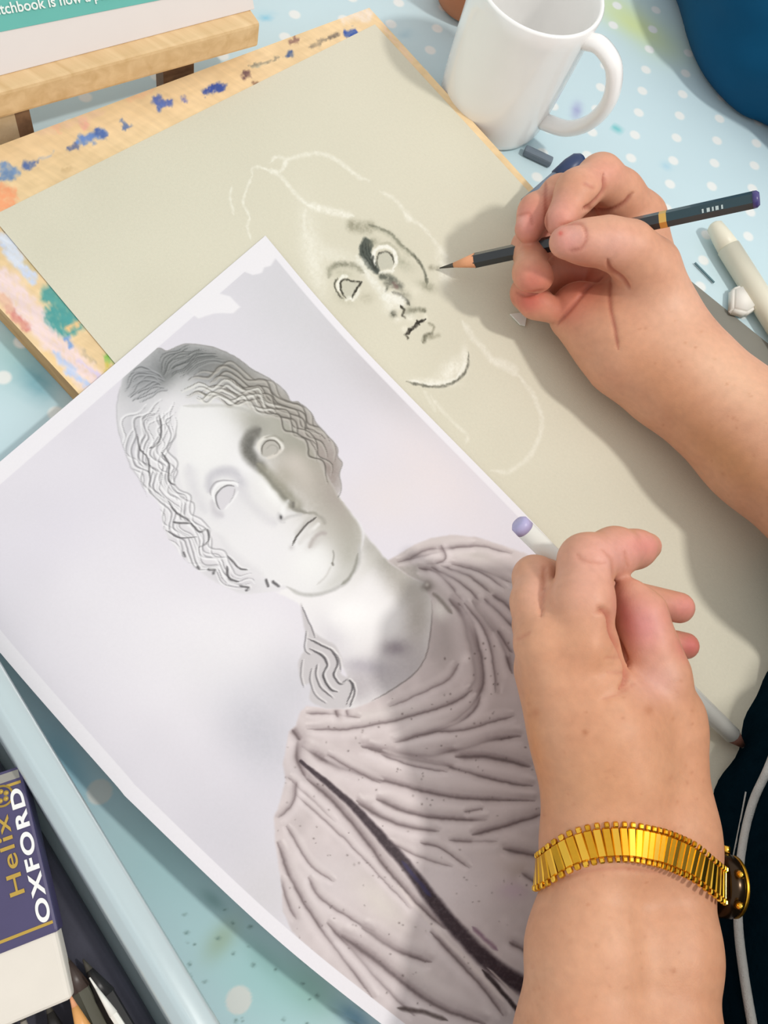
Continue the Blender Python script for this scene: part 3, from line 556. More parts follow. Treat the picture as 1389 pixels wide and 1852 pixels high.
b.stroke(PD([(272, 850), (240, 780), (238, 720), (280, 665), (340, 640), (390, 650)]), 3.2, (112, 110, 113), .95, soft=.5); b.stroke(PD([(395, 660), (385, 720), (345, 790)]), 2.6, (160, 157, 161), .8, soft=.6); b.stroke(PD([(425, 680), (380, 760), (310, 840)]), 4.3, (234, 233, 235), .8, soft=.6)
# nose, mouth, chin
b.blob(PD([(775, 905)])[0], 3.2, 4.6, (66, 64, 66), .97); b.blob(PD([(870, 870)])[0], 12, 6, (222, 221, 222), .8); b.stroke(PD([(850, 760), (868, 820), (920, 845), (1000, 865)]), 7.0, (138, 135, 126), .85, soft=.7, clip=F_); b.blob(PD([(912, 790)])[0], 5, 7, (176, 172, 162), .9); b.stroke(PD([(880, 780), (880, 820)]), 5.8, (112, 109, 102), .8)
b.stroke(PD([(1000, 865), (1060, 870), (1085, 890)]), 6.0, (150, 147, 138), .8, soft=.7); b.stroke(PD([(876, 1145), (905, 1080), (945, 1015), (1000, 955), (1040, 930), (1080, 905)]), 4.1, (84, 80, 76), .95, soft=.45); b.stroke(PD([(1090, 895), (1130, 920), (1150, 960)]), 7.2, (158, 154, 146), .7, soft=.8)
b.stroke(PD([(960, 970), (1000, 920), (1050, 890)]), 6.0, (196, 193, 188), .6, soft=.8); b.stroke(PD([(1000, 1040), (1060, 990), (1100, 960)]), 7.0, (230, 229, 227), .8, soft=.7); b.stroke(PD([(1015, 1165), (1045, 1100), (1110, 1040), (1160, 1045)]), 8.0, (174, 166, 163), .85, soft=.8); b.blob(PD([(870, 1160)])[0], 5, 5, (200, 197, 198), .8)
b.stroke(PD([(1215, 1180), (1222, 1230), (1205, 1300)]), 3.2, (140, 137, 130), .8, soft=.6); b.stroke(PD([(1205, 1290), (1215, 1310)]), 4.3, (110, 107, 100), .8); b.stroke(PD([(1200, 1310), (1150, 1400), (1080, 1470)]), 4.3, (196, 194, 190), .7, soft=.8)
b.stroke(PA([(1305, 1120), (1305, 1200), (1260, 1290), (1180, 1350), (1080, 1378), (1000, 1370), (940, 1335)]), 7.2, (184, 183, 180), .85, soft=.8); b.stroke(PA([(1300, 1170), (1270, 1270), (1215, 1325)]), 5.8, (140, 139, 130), .8, soft=.7)
b.stroke(PA([(330, 620), (395, 640)]), 4.3, (212, 210, 214), .0)
b.stroke(PD([(785, 928), (840, 905), (900, 890), (960, 872)]), 6, (190, 188, 187), .75, soft=.9, clip=F_); b.stroke(PD([(760, 860), (752, 905), (775, 940), (815, 945)]), 5, (200, 198, 200), .7, soft=.9, clip=F_); b.stroke(PD([(840, 760), (800, 830), (790, 880)]), 9, (238, 238, 238), .6, soft=.9, clip=F_)
b.stroke(PD([(900, 1060), (950, 985), (1010, 930), (1060, 905)]), 8, (186, 183, 179), .6, soft=1.0, clip=F_); b.stroke(PD([(930, 1130), (980, 1060), (1050, 1010)]), 9, (206, 203, 200), .6, soft=1.0, clip=F_); b.blob(PD([(1060, 1120)])[0], 16, 8, (190, 186, 182), .6, -40, clip=F_); b.stroke(PD([(876, 1145), (905, 1080), (945, 1015), (1000, 955), (1040, 930), (1080, 905)]), 3.4, (84, 80, 76), .9, soft=.5)
# ---- wavy locks
def locks(pa, pb, n, amp, waves, dark, light, w, a_, seed, jit=.5, clip=head):
    r = random.Random(seed); A_ = catmull(pa, 12); B_ = catmull(pb, 12); k = 130
    def rs(C):
        s = np.concatenate([[0], np.cumsum(np.linalg.norm(np.diff(C, axis=0), axis=1))]); t = np.linspace(0, s[-1], k); return np.stack([np.interp(t, s, C[:, 0]), np.interp(t, s, C[:, 1])], -1)
    A_, B_ = rs(A_), rs(B_); t = np.linspace(0, 1, k)
    for i in range(n):
        f = (i + .5) / n + r.uniform(-.3, .3) / n; C = A_ * (1 - f) + B_ * f; T = np.gradient(C, axis=0); Nn = np.stack([-T[:, 1], T[:, 0]], -1) / (np.linalg.norm(T, axis=1, keepdims=True) + 1e-6)
        ph = r.uniform(0, 2.6) + i * .35; off = amp * np.sin(2 * np.pi * waves * t + ph) * np.clip(t * 5, .2, 1) + amp * .3 * np.sin(2 * np.pi * waves * 1.7 * t + ph * 2)
        L_ = C + Nn * off[:, None]; s0 = r.uniform(0, .25); e0 = r.uniform(.75, 1); i0, i1 = int(s0 * k), max(int(e0 * k), int(s0 * k) + 6)
        b.stroke(L_[i0:i1] + Nn[i0:i1] * w * .95, w * 1.3, light, a_ * .75, soft=.6, n=1, clip=clip); b.stroke(L_[i0:i1], w * r.uniform(.6, 1.05), dark, a_ * r.uniform(.6, 1), soft=.6, n=1, clip=clip)
# crown streaks
locks(PA([(300, 260), (310, 190), (380, 140), (500, 122)]), PA([(370, 300), (450, 270), (560, 215), (700, 200)]), 13, 2.5, 1.6, (78, 80, 80), (152, 153, 152), 2.6, .85, 1)
locks(PA([(320, 290), (240, 230), (160, 250), (105, 330)]), PA([(360, 340), (300, 370), (230, 400), (180, 440)]), 11, 2.5, 1.6, (84, 86, 88), (166, 167, 170), 2.6, .85, 2)
# far side band
locks(PA([(380, 330), (500, 260), (640, 215), (780, 270), (930, 370), (1070, 480), (1190, 650), (1210, 820)]), PA([(410, 400), (520, 395), (640, 410), (770, 440), (890, 500), (1000, 590), (1090, 700), (1170, 830)]), 9, 6.5, 5.6, (84, 80, 74), (186, 181, 173), 3.3, .85, 3)
locks(PA([(390, 350), (520, 310), (660, 300), (800, 350), (930, 440)]), PA([(410, 410), (520, 400), (660, 415), (780, 445), (900, 500)]), 5, 6, 3.6, (98, 95, 88), (226, 224, 218), 3.6, .9, 9)
# near side band
locks(PA([(340, 340), (220, 430), (120, 520), (105, 620), (170, 750), (250, 880), (320, 1020), (400, 1180), (540, 1280), (720, 1360)]), PA([(400, 400), (390, 520), (380, 660), (400, 800), (450, 900), (520, 1000), (580, 1110), (660, 1210), (760, 1290), (890, 1330)]), 11, 7.5, 6.6, (128, 126, 130), (240, 239, 241), 3.4, .85, 4)
locks(PA([(350, 370), (240, 480), (190, 600), (230, 760), (310, 900)]), PA([(385, 420), (350, 560), (345, 700), (380, 830), (440, 930)]), 6, 7.5, 3.4, (112, 110, 114), (238, 237, 239), 3.2, .8, 5)
for pts, w in [([(300, 470), (310, 570), (290, 620), (250, 640)], 4), ([(190, 570), (200, 640), (240, 690), (250, 800)], 3.4), ([(310, 660), (350, 720), (345, 800), (380, 830)], 3.6), ([(345, 900), (380, 960), (440, 1000), (500, 1060), (540, 1050), (545, 1110), (500, 1140)], 4.2), ([(370, 1010), (450, 1020)], 4.5), ([(330, 1050), (400, 1090), (490, 1085)], 3), ([(640, 1230), (650, 1290), (700, 1310)], 5), ([(420, 1160), (430, 1190)], 4), ([(540, 1250), (580, 1250), (570, 1275)], 6), ([(835, 1300), (850, 1340)], 6), ([(870, 1310), (905, 1335)], 7), ([(700, 1330), (750, 1340), (730, 1360)], 5), ([(490, 1235), (500, 1245)], 5), ([(640, 1180), (700, 1240), (745, 1250)], 4)]:
    b.stroke(PA(pts), w, (88, 86, 88), .85, soft=.45); b.stroke(np.array(PA(pts)) + (4, -2), w * .7, (238, 237, 238), .6, soft=.6)
# contour of crown and side
b.stroke(PA(hair_out[2:]), 2.4, (120, 117, 112), .7, soft=.7, taper=False); b.stroke(PA([(105, 330), (90, 400), (88, 520), (112, 610), (150, 720), (205, 800), (240, 890)]), 2.2, (165, 163, 168), .7, soft=.8)
b.stroke(PA([(420, 430), (560, 425), (700, 440), (830, 480)]), 6, (176, 175, 170), .5, soft=.9)
# ---- loose curl on the shoulder
curl = b.mask(PB([(170, 350), (200, 420), (250, 500), (330, 550), (370, 620), (365, 690), (420, 720), (435, 790), (400, 850), (300, 860), (220, 820), (215, 740), (175, 740), (160, 640), (195, 560), (190, 480)]), 2); b.fill(curl, (196, 192, 194), .95)
for pts, w, d in [([(175, 360), (210, 440), (240, 520)], 3, 110), ([(200, 520), (260, 545), (320, 580), (350, 640), (330, 700), (360, 740), (400, 720), (420, 760), (390, 840)], 4.5, 78), ([(215, 570), (270, 600), (300, 650), (280, 700), (310, 760), (350, 780)], 5, 70), ([(250, 640), (245, 700), (270, 760), (330, 810)], 3.6, 96), ([(225, 660), (215, 720), (240, 790), (300, 840)], 3, 120), ([(180, 620), (170, 700), (185, 760)], 3, 130), ([(195, 480), (190, 570), (215, 600)], 3, 120), ([(300, 560), (350, 610), (365, 680)], 3, 120), ([(420, 730), (430, 790), (405, 850)], 4, 90)]:
    b.stroke(PB(pts), w, (d, d - 3, d), .9, soft=.45); b.stroke(np.array(PB(pts)) + (3.6, -1.5), w * .8, (232, 229, 229), .7, soft=.6)
# ---- drapery
drape = b.mask(PB([(590, 145), (640, 118), (720, 70), (800, 36), (900, 20), (1010, 30), (1100, 58), (1250, 105), (1500, 230), (1900, 500), (1900, 1600), (2000, 2600), (600, 2600)]) + PC([(560, 1160), (350, 960), (180, 812), (130, 760), (85, 660), (80, 530), (48, 330), (40, 212)]) + PB([(62, 1345), (100, 1200), (86, 1130), (95, 1080), (112, 972), (150, 940), (170, 870), (200, 845), (300, 862), (420, 862), (520, 822), (620, 770), (700, 710), (760, 640), (790, 540), (805, 430), (800, 330), (765, 250), (690, 215)]), 2.2, spline=False)
b.fill(drape, (203, 192, 192))
b.c += (drape * (vnoise(X, Y, 16, 31) * 5 + vnoise(X, Y, 45, 32) * 6))[:, None]
for c, rx, ry, col, a_, ang in [((820, 1130), 40, 70, (168, 158, 156), .8, -20), (PB([(700, 200)])[0], 40, 22, (158, 152, 147), .9, 30), (PB([(900, 90)])[0], 80, 20, (186, 180, 174), .8, 5), (PB([(1000, 240)])[0], 60, 34, (204, 198, 190), .8, 30), (PB([(1080, 420)])[0], 40, 46, (150, 138, 138), .7, 50), (PB([(860, 560)])[0], 26, 44, (176, 167, 166), .8, 10), (PB([(560, 900)])[0], 90, 16, (212, 205, 202), .8, -5), (PC([(900, 520)])[0], 90, 60, (218, 208, 210), .8, 20), (PC([(350, 500)])[0], 60, 60, (208, 199, 200), .8, 40), (PC([(560, 620)])[0], 60, 26, (214, 207, 200), .7, 45), (PC([(1250, 430)])[0], 34, 30, (176, 160, 152), .7, 0), (PC([(1200, 560)])[0], 26, 16, (196, 176, 190), .7, 0), (PC([(100, 650)])[0], 26, 60, (188, 179, 180), .7, -20), (PC([(700, 960)])[0], 70, 26, (190, 180, 176), .7, 40), (PB([(150, 1150)])[0], 24, 60, (186, 177, 178), .8, 0)]:
    b.blob(c, rx, ry, col, a_, ang, clip=drape)
def fold(pts, w, d=.7, hl=1.0, w2=None, col=(92, 79, 80)):
    P_ = catmull(np.array(pts), 5); T = np.gradient(P_, axis=0); n_ = np.stack([T[:, 1], -T[:, 0]], -1); n_ /= np.linalg.norm(n_, axis=1, keepdims=True) + 1e-6
    if n_[:, 1].mean() > 0: n_ = -n_
    b.stroke(P_ - n_ * w * 2.2, w * 4.0, (222, 212, 213), hl * .5, soft=1.0, n=1, clip=drape); b.stroke(P_ + n_ * w * 2.6, w * 3.2, (228, 219, 218), hl * .5, soft=1.0, n=1, clip=drape)
    b.stroke(P_ + n_ * w * .9, w * 4.2, (160, 147, 148), d * .62, soft=1.0, n=1, clip=drape)
    b.stroke(P_, w * 1.9, (124, 110, 111), d * .85, soft=1.0, n=1, w2=w * 1.3, clip=drape)
    b.stroke(P_ - n_ * w * .25, w * .85, col, d * .75, soft=.9, n=1, w2=w * .55, clip=drape)
for pts, w, d in [([(640, 150), (800, 110), (1000, 70), (1190, 110)], 3, .6), ([(780, 160), (900, 150), (1050, 190), (1190, 250)], 4, .6), ([(740, 180), (830, 200), (900, 270), (960, 345)], 4, .75), ([(800, 175), (900, 220), (980, 280), (1030, 335)], 4, .7), ([(850, 165), (980, 215), (1090, 300)], 4, .65), ([(900, 160), (1040, 200), (1160, 280)], 3, .6), ([(700, 130), (780, 90), (900, 80), (1010, 75)], 4, .5), ([(850, 70), (870, 130), (820, 160)], 3, .6),
        ([(890, 330), (955, 410), (985, 520), (1010, 640), (1015, 720), (985, 770)], 7, .85), ([(930, 350), (1000, 450), (1030, 570), (1050, 690), (1030, 790), (950, 880), (850, 945), (620, 1020)], 5.5, .75), ([(1000, 340), (1080, 450), (1150, 560), (1195, 690)], 6, .85), ([(1060, 330), (1130, 390), (1200, 470)], 5, .8), ([(960, 350), (1060, 480), (1100, 620), (1115, 780)], 4, .6), ([(1100, 310), (1160, 350), (1200, 390)], 5, .7), ([(1120, 480), (1190, 590)], 4, .7),
        ([(930, 640), (890, 710), (780, 770), (600, 850)], 3.5, .5), ([(1000, 770), (900, 830), (750, 880), (600, 920), (400, 955), (200, 958)], 4, .7), ([(1040, 800), (1000, 870), (900, 940), (640, 1025)], 4, .6), ([(470, 1040), (600, 1062), (760, 1082), (900, 1062), (1080, 1012), (1230, 990)], 6.5, .9), ([(630, 1020), (800, 972), (950, 962), (1100, 920), (1200, 895)], 4, .65), ([(500, 1052), (700, 1100), (900, 1140), (1100, 1200), (1290, 1232)], 5.5, .8), ([(920, 1090), (1050, 1086), (1180, 1110), (1280, 1140)], 7, .85), ([(560, 1080), (700, 1130), (880, 1165)], 3.2, .6),
        ([(180, 1040), (300, 1112), (450, 1170), (600, 1212), (800, 1262), (1000, 1292), (1300, 1302)], 6, .8), ([(300, 1080), (420, 1150), (560, 1220)], 3, .6), ([(540, 1300), (650, 1350), (800, 1382), (1060, 1402)], 4.5, .75), ([(440, 1300), (560, 1382), (700, 1432), (820, 1445)], 5, .8), ([(160, 1020), (155, 1100), (195, 1190)], 6, .8), ([(110, 1190), (200, 1272), (335, 1405)], 3, .5), ([(130, 960), (170, 1010)], 6, .9), ([(200, 880), (330, 885), (460, 900)], 3, .6), ([(340, 870), (350, 900)], 4, .7), ([(390, 865), (400, 890)], 3, .6)]:
    fold(PB(pts), w, d)
for pts, w, d in [([(200, 20), (330, 130), (480, 310), (600, 470), (760, 650), (870, 745)], 6, .85), ([(800, 760), (950, 920), (1060, 1040), (1150, 1165)], 5, .8), ([(100, 250), (160, 350), (220, 440), (330, 520)], 3, .6), ([(60, 330), (110, 470), (180, 610), (280, 760), (400, 920), (520, 1080)], 4.5, .75), ([(210, 500), (260, 590), (400, 690), (520, 760)], 3.6, .6), ([(470, 740), (600, 830), (700, 875), (800, 905)], 6, .9), ([(300, 720), (450, 880), (560, 1010), (720, 1165)], 5, .75), ([(370, 780), (540, 900), (700, 1030), (860, 1130), (1060, 1205)], 8, .85), ([(150, 100), (260, 200), (400, 330), (560, 500), (700, 650)], 2.6, .5), ([(450, 140), (600, 222), (720, 258), (840, 275)], 5, .75),
        ([(540, 120), (680, 180), (850, 212), (1070, 220)], 5, .75), ([(600, 330), (750, 400), (900, 450)], 3, .5), ([(750, 330), (850, 360), (985, 455)], 3, .7), ([(890, 320), (1000, 322), (1120, 325)], 4, .6), ([(1000, 290), (1180, 242), (1340, 190)], 5.5, .85), ([(1150, 360), (1300, 390), (1370, 415)], 6, .8), ([(1240, 480), (1300, 520), (1370, 575)], 4, .7), ([(1180, 810), (1250, 850), (1310, 900)], 5, .8), ([(150, 40), (130, 140), (60, 210)], 4, .6), ([(70, 500), (110, 620), (150, 700)], 4, .6), ([(960, 180), (1050, 165)], 3, .6)]:
    fold(PC(pts), w, d)
b.stroke(PC([(170, -60), (270, 20), (420, 150), (560, 305), (680, 440), (800, 600), (950, 780), (1100, 925), (1300, 1060)]), 7, (58, 46, 52), .97, soft=.4, w2=34, taper=False, clip=drape); b.stroke(PC([(660, 420), (740, 520), (800, 590)]), 8, (58, 52, 88), .8, soft=.6, clip=drape); b.stroke(PC([(1000, 740), (1120, 850)]), 8, (120, 90, 110), .7, soft=.8, clip=drape); b.stroke(PC([(1050, 945), (1150, 1060), (1250, 1180)]), 9, (52, 42, 44), .95, soft=.5, clip=drape); b.stroke(PC([(1070, 930), (1180, 1040), (1260, 1130)]), 4, (196, 184, 180), .8, soft=.6, clip=drape)
b.stroke(PC([(640, 540), (760, 680), (900, 830), (1060, 990), (1150, 1100)]), 8, (222, 211, 208), .6, soft=.8, clip=drape); b.stroke(PC([(640, 1130), (760, 1150), (880, 1190)]), 9, (70, 58, 56), .8, soft=.7, clip=drape)
b.blob(PB([(782, 270)])[0], 10, 9, (110, 102, 96), .9); b.blob(PB([(780, 262)])[0], 4, 4, (190, 184, 178), .9); b.stroke(PB([(800, 330), (805, 430), (790, 540), (760, 640), (690, 715), (600, 775), (510, 825)]), 3, (120, 112, 110), .8, soft=.6); b.blob(PB([(840, 380)])[0], 16, 20, (226, 222, 218), .9, -30); b.stroke(PB([(810, 300), (850, 340), (900, 400)]), 8, (132, 124, 118), .8, soft=.7)
for i in range(260):
    c = (RNG.uniform(500, 990), RNG.uniform(1120, 1852)); b.blob(c, RNG.uniform(.8, 2.0), RNG.uniform(.8, 2.2), (90, 78, 76), RNG.uniform(.3, .8), clip=drape)
# ---- white margins, torn-looking corner
d_top = VV * 1300; d_right = (1 - UU) * 850; d_left = UU * 850
mg = np.clip((27 - d_left) / 1.5, 0, 1); mg = np.maximum(mg, np.clip((13 - d_right) / 1.5, 0, 1)); mg = np.maximum(mg, np.clip((28 - d_top) / 1.5, 0, 1)); mg = np.maximum(mg, np.clip((VV - .985) * 200, 0, 1)).astype(np.float32)
b.fill(mg, (232, 229, 234))
tornm = b.mask(S2([(262, 470), (345, 590), (328, 602), (305, 638), (272, 650), (262, 676), (215, 686), (170, 668), (110, 722), (45, 782), (100, 795), (152, 850), (118, 878), (20, 880), (-60, 905), (-140, 850)]), 1.6, spline=False); b.fill(tornm, (233, 230, 234))
print_m = colored('printed_photo_paper', rough=.55, var=.01, scale=900, bump=.02, spec=.3)
prn = np_mesh('bust_print', PR, grid_quads(NU, NV), print_m); set_col(prn, b.c)
tag(prn, 'large white-bordered print of a draped marble bust lying across the drawing', 'print')

# ================================================================== the drawing person: arms, sweater
def J(px, py, z, r):
    P = at(px, py, z); return (P, mm(P, r))
def pads(*js):
    P = np.array([j[0] for j in js]); r = max(j[1] for j in js) + .01; return P.min(0) - r, P.max(0) + r
skin_m = colored('skin', rough=.5, var=.05, scale=260, bump=.10, bscale=1300, sss=.15, spec=.35)

def skin_colors(V, N, base, blobs, lines, freck):
    q = proj(V); b_ = Brush(q[:, 0], q[:, 1], base); facing = np.clip(-np.einsum('ij,ij->i', N, (V - _C) / np.linalg.norm(V - _C, axis=1, keepdims=True)) * 3, 0, 1).astype(np.float32)
    b_.c += (vnoise(q[:, 0], q[:, 1], 22, 41) * 3 + vnoise(q[:, 0], q[:, 1], 70, 42) * 4)[:, None] * np.array([.6, 1, 1])
    for c, rx, ry, col, a_, ang in blobs: b_.blob(c, rx, ry, np.array(col) * .945, a_, ang, clip=facing)
    for pts, w, col, a_ in lines: b_.stroke(pts, w, col, a_, soft=.8, clip=facing)
    for x, y, r_, a_ in freck: b_.blob((x, y), r_, r_, (168, 104, 70), a_, clip=facing)
    return b_.c, q, facing
def crease(V, N, q, facing, lines):
    """press wrinkles into the surface along polylines (points, width px, depth m)"""
    x, y = q[:, 0], q[:, 1]; D = np.zeros(len(V))
    for pts, w, dep in lines:
        P = catmull(pts, 6); best = np.full(len(V), 1e9)
        idx = np.nonzero((x > P[:, 0].min() - 3 * w) & (x < P[:, 0].max() + 3 * w) & (y > P[:, 1].min() - 3 * w) & (y < P[:, 1].max() + 3 * w))[0]
        if len(idx) == 0: continue
        bb = np.full(len(idx), 1e9)
        for i in range(len(P) - 1):
            a = P[i]; d = P[i + 1] - a; t = np.clip(((x[idx] - a[0]) * d[0] + (y[idx] - a[1]) * d[1]) / (d @ d + 1e-9), 0, 1)
            e = np.clip(min(i, len(P) - 2 - i) / 3 + .4, 0, 1); bb = np.minimum(bb, np.hypot(x[idx] - a[0] - t * d[0], y[idx] - a[1] - t * d[1]) + (1 - e) * w * .8)
        D[idx] += dep * np.exp(-(bb / w) ** 2)
    return V - N * (D * facing)[:, None]

# ------------------------------------------------------------------ left arm
LH = []
fa = [J(1074, 1545, .078, 78), J(1062, 1720, .078, 100), J(1058, 1900, .078, 112), J(1150, 2250, .07, 128)]
fb = [J(1204, 1548, .076, 78), J(1194, 1720, .076, 97), J(1182, 1900, .076, 108), J(1260, 2230, .07, 128)]
pl = [[J(1120, 1480, .084, 72), J(1062, 1170, .098, 58)], [J(1078, 1480, .082, 74), J(992, 1165, .096, 60)], [J(1062, 1480, .074, 60), J(985, 1215, .078, 54)], [J(1060, 1470, .066, 60), J(1015, 1250, .060, 46)], [J(1150, 1500, .082, 90), J(1090, 1330, .088, 105)], [J(1205, 1490, .080, 78), J(1205, 1300, .082, 70)], [J(1110, 1400, .088, 70), J(1150, 1290, .090, 60)]]
idx_ = [J(1052, 1165, .103, 56), J(1052, 1090, .106, 54), J(1060, 1015, .104, 46), J(1112, 998, .098, 41), J(1150, 993, .093, 31), J(1172, 988, .090, 24)]
mid_ = [J(985, 1160, .096, 55), J(968, 1090, .092, 40), J(967, 1044, .084, 35), J(1010, 1040, .066, 32), J(1120, 1075, .058, 30), J(1228, 1099, .054, 28)]
rin_ = [J(985, 1200, .080, 50), J(968, 1130, .074, 36), J(985, 1105, .062, 32), J(1120, 1145, .048, 28), J(1240, 1168, .044, 24)]
lit_ = [J(1010, 1250, .060, 44), J(985, 1200, .055, 32), J(1010, 1180, .046, 28), J(1100, 1200, .040, 24)]
thu_ = [J(1200, 1320, .084, 72), J(1186, 1220, .092, 56), J(1172, 1165, .096, 47), J(1157, 1108, .098, 43), J(1138, 1074, .099, 28)]
lo, hi = pads(*fa, *fb, *sum(pl, []), *idx_, *mid_, *rin_, *lit_, *thu_)
LB = Body(lo, hi, .0011); D = LB.D
for c_ in [fa, fb] + pl: LB.chain(D, c_, .011)
LB.cone(D, fa[0][0], fb[0][0], fa[0][1], fb[0][1], .01); LB.cone(D, fa[2][0], fb[2][0], fa[2][1], fb[2][1], .01)
LB.cone(D, fa[0][0], pl[1][0][0], fa[0][1], pl[1][0][1], .010); LB.cone(D, fb[0][0], pl[5][0][0], fb[0][1], pl[5][0][1], .010)
for c_, k_ in ((thu_, .004), (idx_, .004), (mid_, .003), (rin_, .003), (lit_, .003)):
    d2 = LB.new(); LB.chain(d2, c_, .006); LB.D = smin(LB.D, d2, k_); D = LB.D
VL, QL = LB.mesh(); NL = vert_normals(VL, QL)
C7 = crop(860, 900, 2.626)
l_lines = [(C7([(590, 525), (635, 560), (650, 640), (690, 720), (720, 800), (715, 870), (690, 905)]), 5, .0022), (C7([(480, 270), (520, 300), (620, 310)]), 4, .0005), (C7([(330, 330), (325, 450), (310, 560)]), 5, .0012), (C7([(600, 240), (650, 300), (655, 390)]), 4, .0006), (C7([(560, 550), (620, 535)]), 3, .0006), (C7([(190, 680), (260, 640)]), 4, .0004), (C7([(610, 760), (690, 760)]), 3, .0004), (C7([(620, 830), (715, 830)]), 3, .0004), (C7([(600, 960), (700, 920), (760, 880)]), 7, .0006), (C7([(710, 250), (725, 330)]), 3, .0006), ([(1005, 1590), (1060, 1575), (1130, 1572), (1200, 1580)], 4, .0006)]
BS = (206, 150, 117)
RP = (222, 138, 128)
freck = [(RNG.uniform(950, 1280), RNG.uniform(1230, 1850), RNG.uniform(1.5, 3.5), RNG.uniform(.1, .4)) for _ in range(130)] + [(860 + 820 / 2.626, 900 + 1010 / 2.626, 9, .4), (860 + 520 / 2.626, 900 + 1115 / 2.626, 5, .7), (860 + 285 / 2.626, 900 + 1020 / 2.626, 8, .4), (1218, 1755, 4, .7)]
blL = [((1110, 1000), 90, 50, (232, 168, 156), .8, 0), ((1170, 985), 40, 24, (228, 142, 134), .7, 0), ((1240, 1098), 36, 30, (232, 146, 138), .8, 0), ((1250, 1168), 26, 26, (218, 118, 112), .9, 0), ((1165, 1130), 44, 60, (226, 150, 150), .8, -20), ((1130, 1110), 16, 50, (198, 104, 100), .6, -15), ((970, 1060), 36, 60, (234, 178, 156), .7, 0), ((1060, 1060), 50, 60, (230, 172, 152), .7, 0), ((1190, 1230), 46, 40, (226, 172, 158), .8, 0), ((1090, 1420), 110, 80, (218, 158, 116), .6, 0), ((960, 1350), 24, 110, (216, 140, 84), .6, -10), ((1120, 1700), 130, 130, (230, 176, 142), .6, 0)]
cL, qL, fL = skin_colors(VL, NL, BS, blL, [(p_, 8, (178, 92, 74), .5) for p_, w_, d_ in l_lines[:1]] + [(p_, 6.5, (190, 122, 98), .4) for p_, w_, d_ in l_lines[1:]], freck)
VL = crease(VL, NL, qL, fL, l_lines)

# ------------------------------------------------------------------ right arm
ra = [J(1140, 605, .050, 86), J(1215, 668, .053, 98), J(1389, 810, .060, 112), J(1640, 1010, .07, 146)]
rp = [[J(1172, 575, .054, 74), J(1150, 400, .056, 52)], [J(1128, 636, .050, 78), J(1048, 566, .046, 56)], [J(1150, 570, .044, 80), J(1095, 450, .030, 56)], [J(1120, 570, .036, 70), J(1050, 480, .022, 50)], [J(1204, 592, .060, 66), J(1172, 488, .078, 54)]]
r_idx = [J(1150, 398, .058, 52), J(1118, 352, .072, 42), J(1086, 320, .082, 37), J(1044, 346, .085, 36), J(1014, 398, .082, 29)]
r_mid = [J(1120, 410, .046, 48), J(1060, 360, .058, 36), J(1014, 352, .064, 32), J(970, 384, .067, 30), J(956, 414, .066, 25)]
r_rin = [J(1080, 440, .034, 42), J(1000, 420, .042, 34), J(960, 448, .050, 32), J(960, 494, .060, 29), J(976, 502, .061, 25)]
r_lit = [J(1060, 510, .032, 42), J(990, 500, .036, 32), J(956, 530, .040, 29), J(968, 548, .045, 25), J(1000, 562, .047, 23)]
r_thu = [J(1205, 590, .060, 62), J(1170, 486, .080, 54), J(1135, 450, .088, 47), J(1097, 438, .091, 42), J(1058, 438, .090, 36), J(1022, 438, .088, 29)]
lo, hi = pads(*ra, *sum(rp, []), *r_idx, *r_mid, *r_rin, *r_lit, *r_thu)
RB = Body(lo, hi, .0011); D = RB.D
for c_ in [ra] + rp: RB.chain(D, c_, .011)
for c_, k_ in ((r_idx, .005), (r_mid, .0015), (r_rin, .0020), (r_lit, .0012), (r_thu, .0035)):
    d2 = RB.new(); RB.chain(d2, c_, .006); RB.D = smin(RB.D, d2, k_); D = RB.D
VR, QR = RB.mesh(); NR = vert_normals(VR, QR)
C4 = crop(800, 250, 2.358)
r_lines = [(C4([(690, 150), (690, 220), (640, 280), (605, 300)]), 4, .0014), (C4([(610, 300), (700, 310), (770, 280), (810, 235)]), 4, .0014), (C4([(680, 590), (620, 640), (560, 710), (490, 795)]), 4, .0014), (C4([(715, 600), (715, 700), (735, 800), (750, 900)]), 5, .0005), (C4([(705, 520), (720, 560), (770, 600), (800, 645)]), 4, .0012), (C4([(440, 180), (440, 300), (445, 390)]), 4, .0002), (C4([(310, 655), (360, 670), (430, 650)]), 4, .0012), (C4([(500, 370), (590, 365), (615, 420), (590, 470), (540, 480)]), 2.6, .0007), (C4([(320, 330), (370, 320), (385, 370)]), 2.5, .0004), (C4([(600, 190), (650, 215)]), 3, .0004)]
blR = [((1010, 390), 40, 50, (226, 156, 142), .8, 0), ((950, 400), 34, 46, (224, 138, 126), .8, 0), ((965, 505), 34, 30, (228, 136, 118), .8, 0), ((955, 545), 32, 24, (216, 108, 92), .85, 0), ((1050, 510), 50, 46, (190, 92, 70), .75, 0), ((1025, 560), 36, 30, (206, 116, 92), .7, 0), ((1030, 437), 34, 26, (232, 158, 146), .8, 0), ((1110, 440), 50, 34, (238, 180, 164), .7, 0), ((1095, 310), 40, 26, (232, 160, 142), .6, 0), ((1230, 560), 60, 60, (240, 192, 164), .7, 0), ((1330, 690), 120, 50, (244, 200, 168), .7, 38), ((1200, 690), 110, 40, (220, 156, 116), .7, 40), ((1320, 830), 110, 40, (202, 140, 90), .6, 40), ((1014, 422), 4, 4, (226, 96, 84), .9, 0), ((1040, 425), 18, 14, (240, 182, 170), .6, 0), ((944, 398), 12, 16, (242, 176, 162), .7, 0)]
freck = [(RNG.uniform(1150, 1389), RNG.uniform(560, 960), RNG.uniform(1.5, 3), RNG.uniform(.1, .35)) for _ in range(70)]
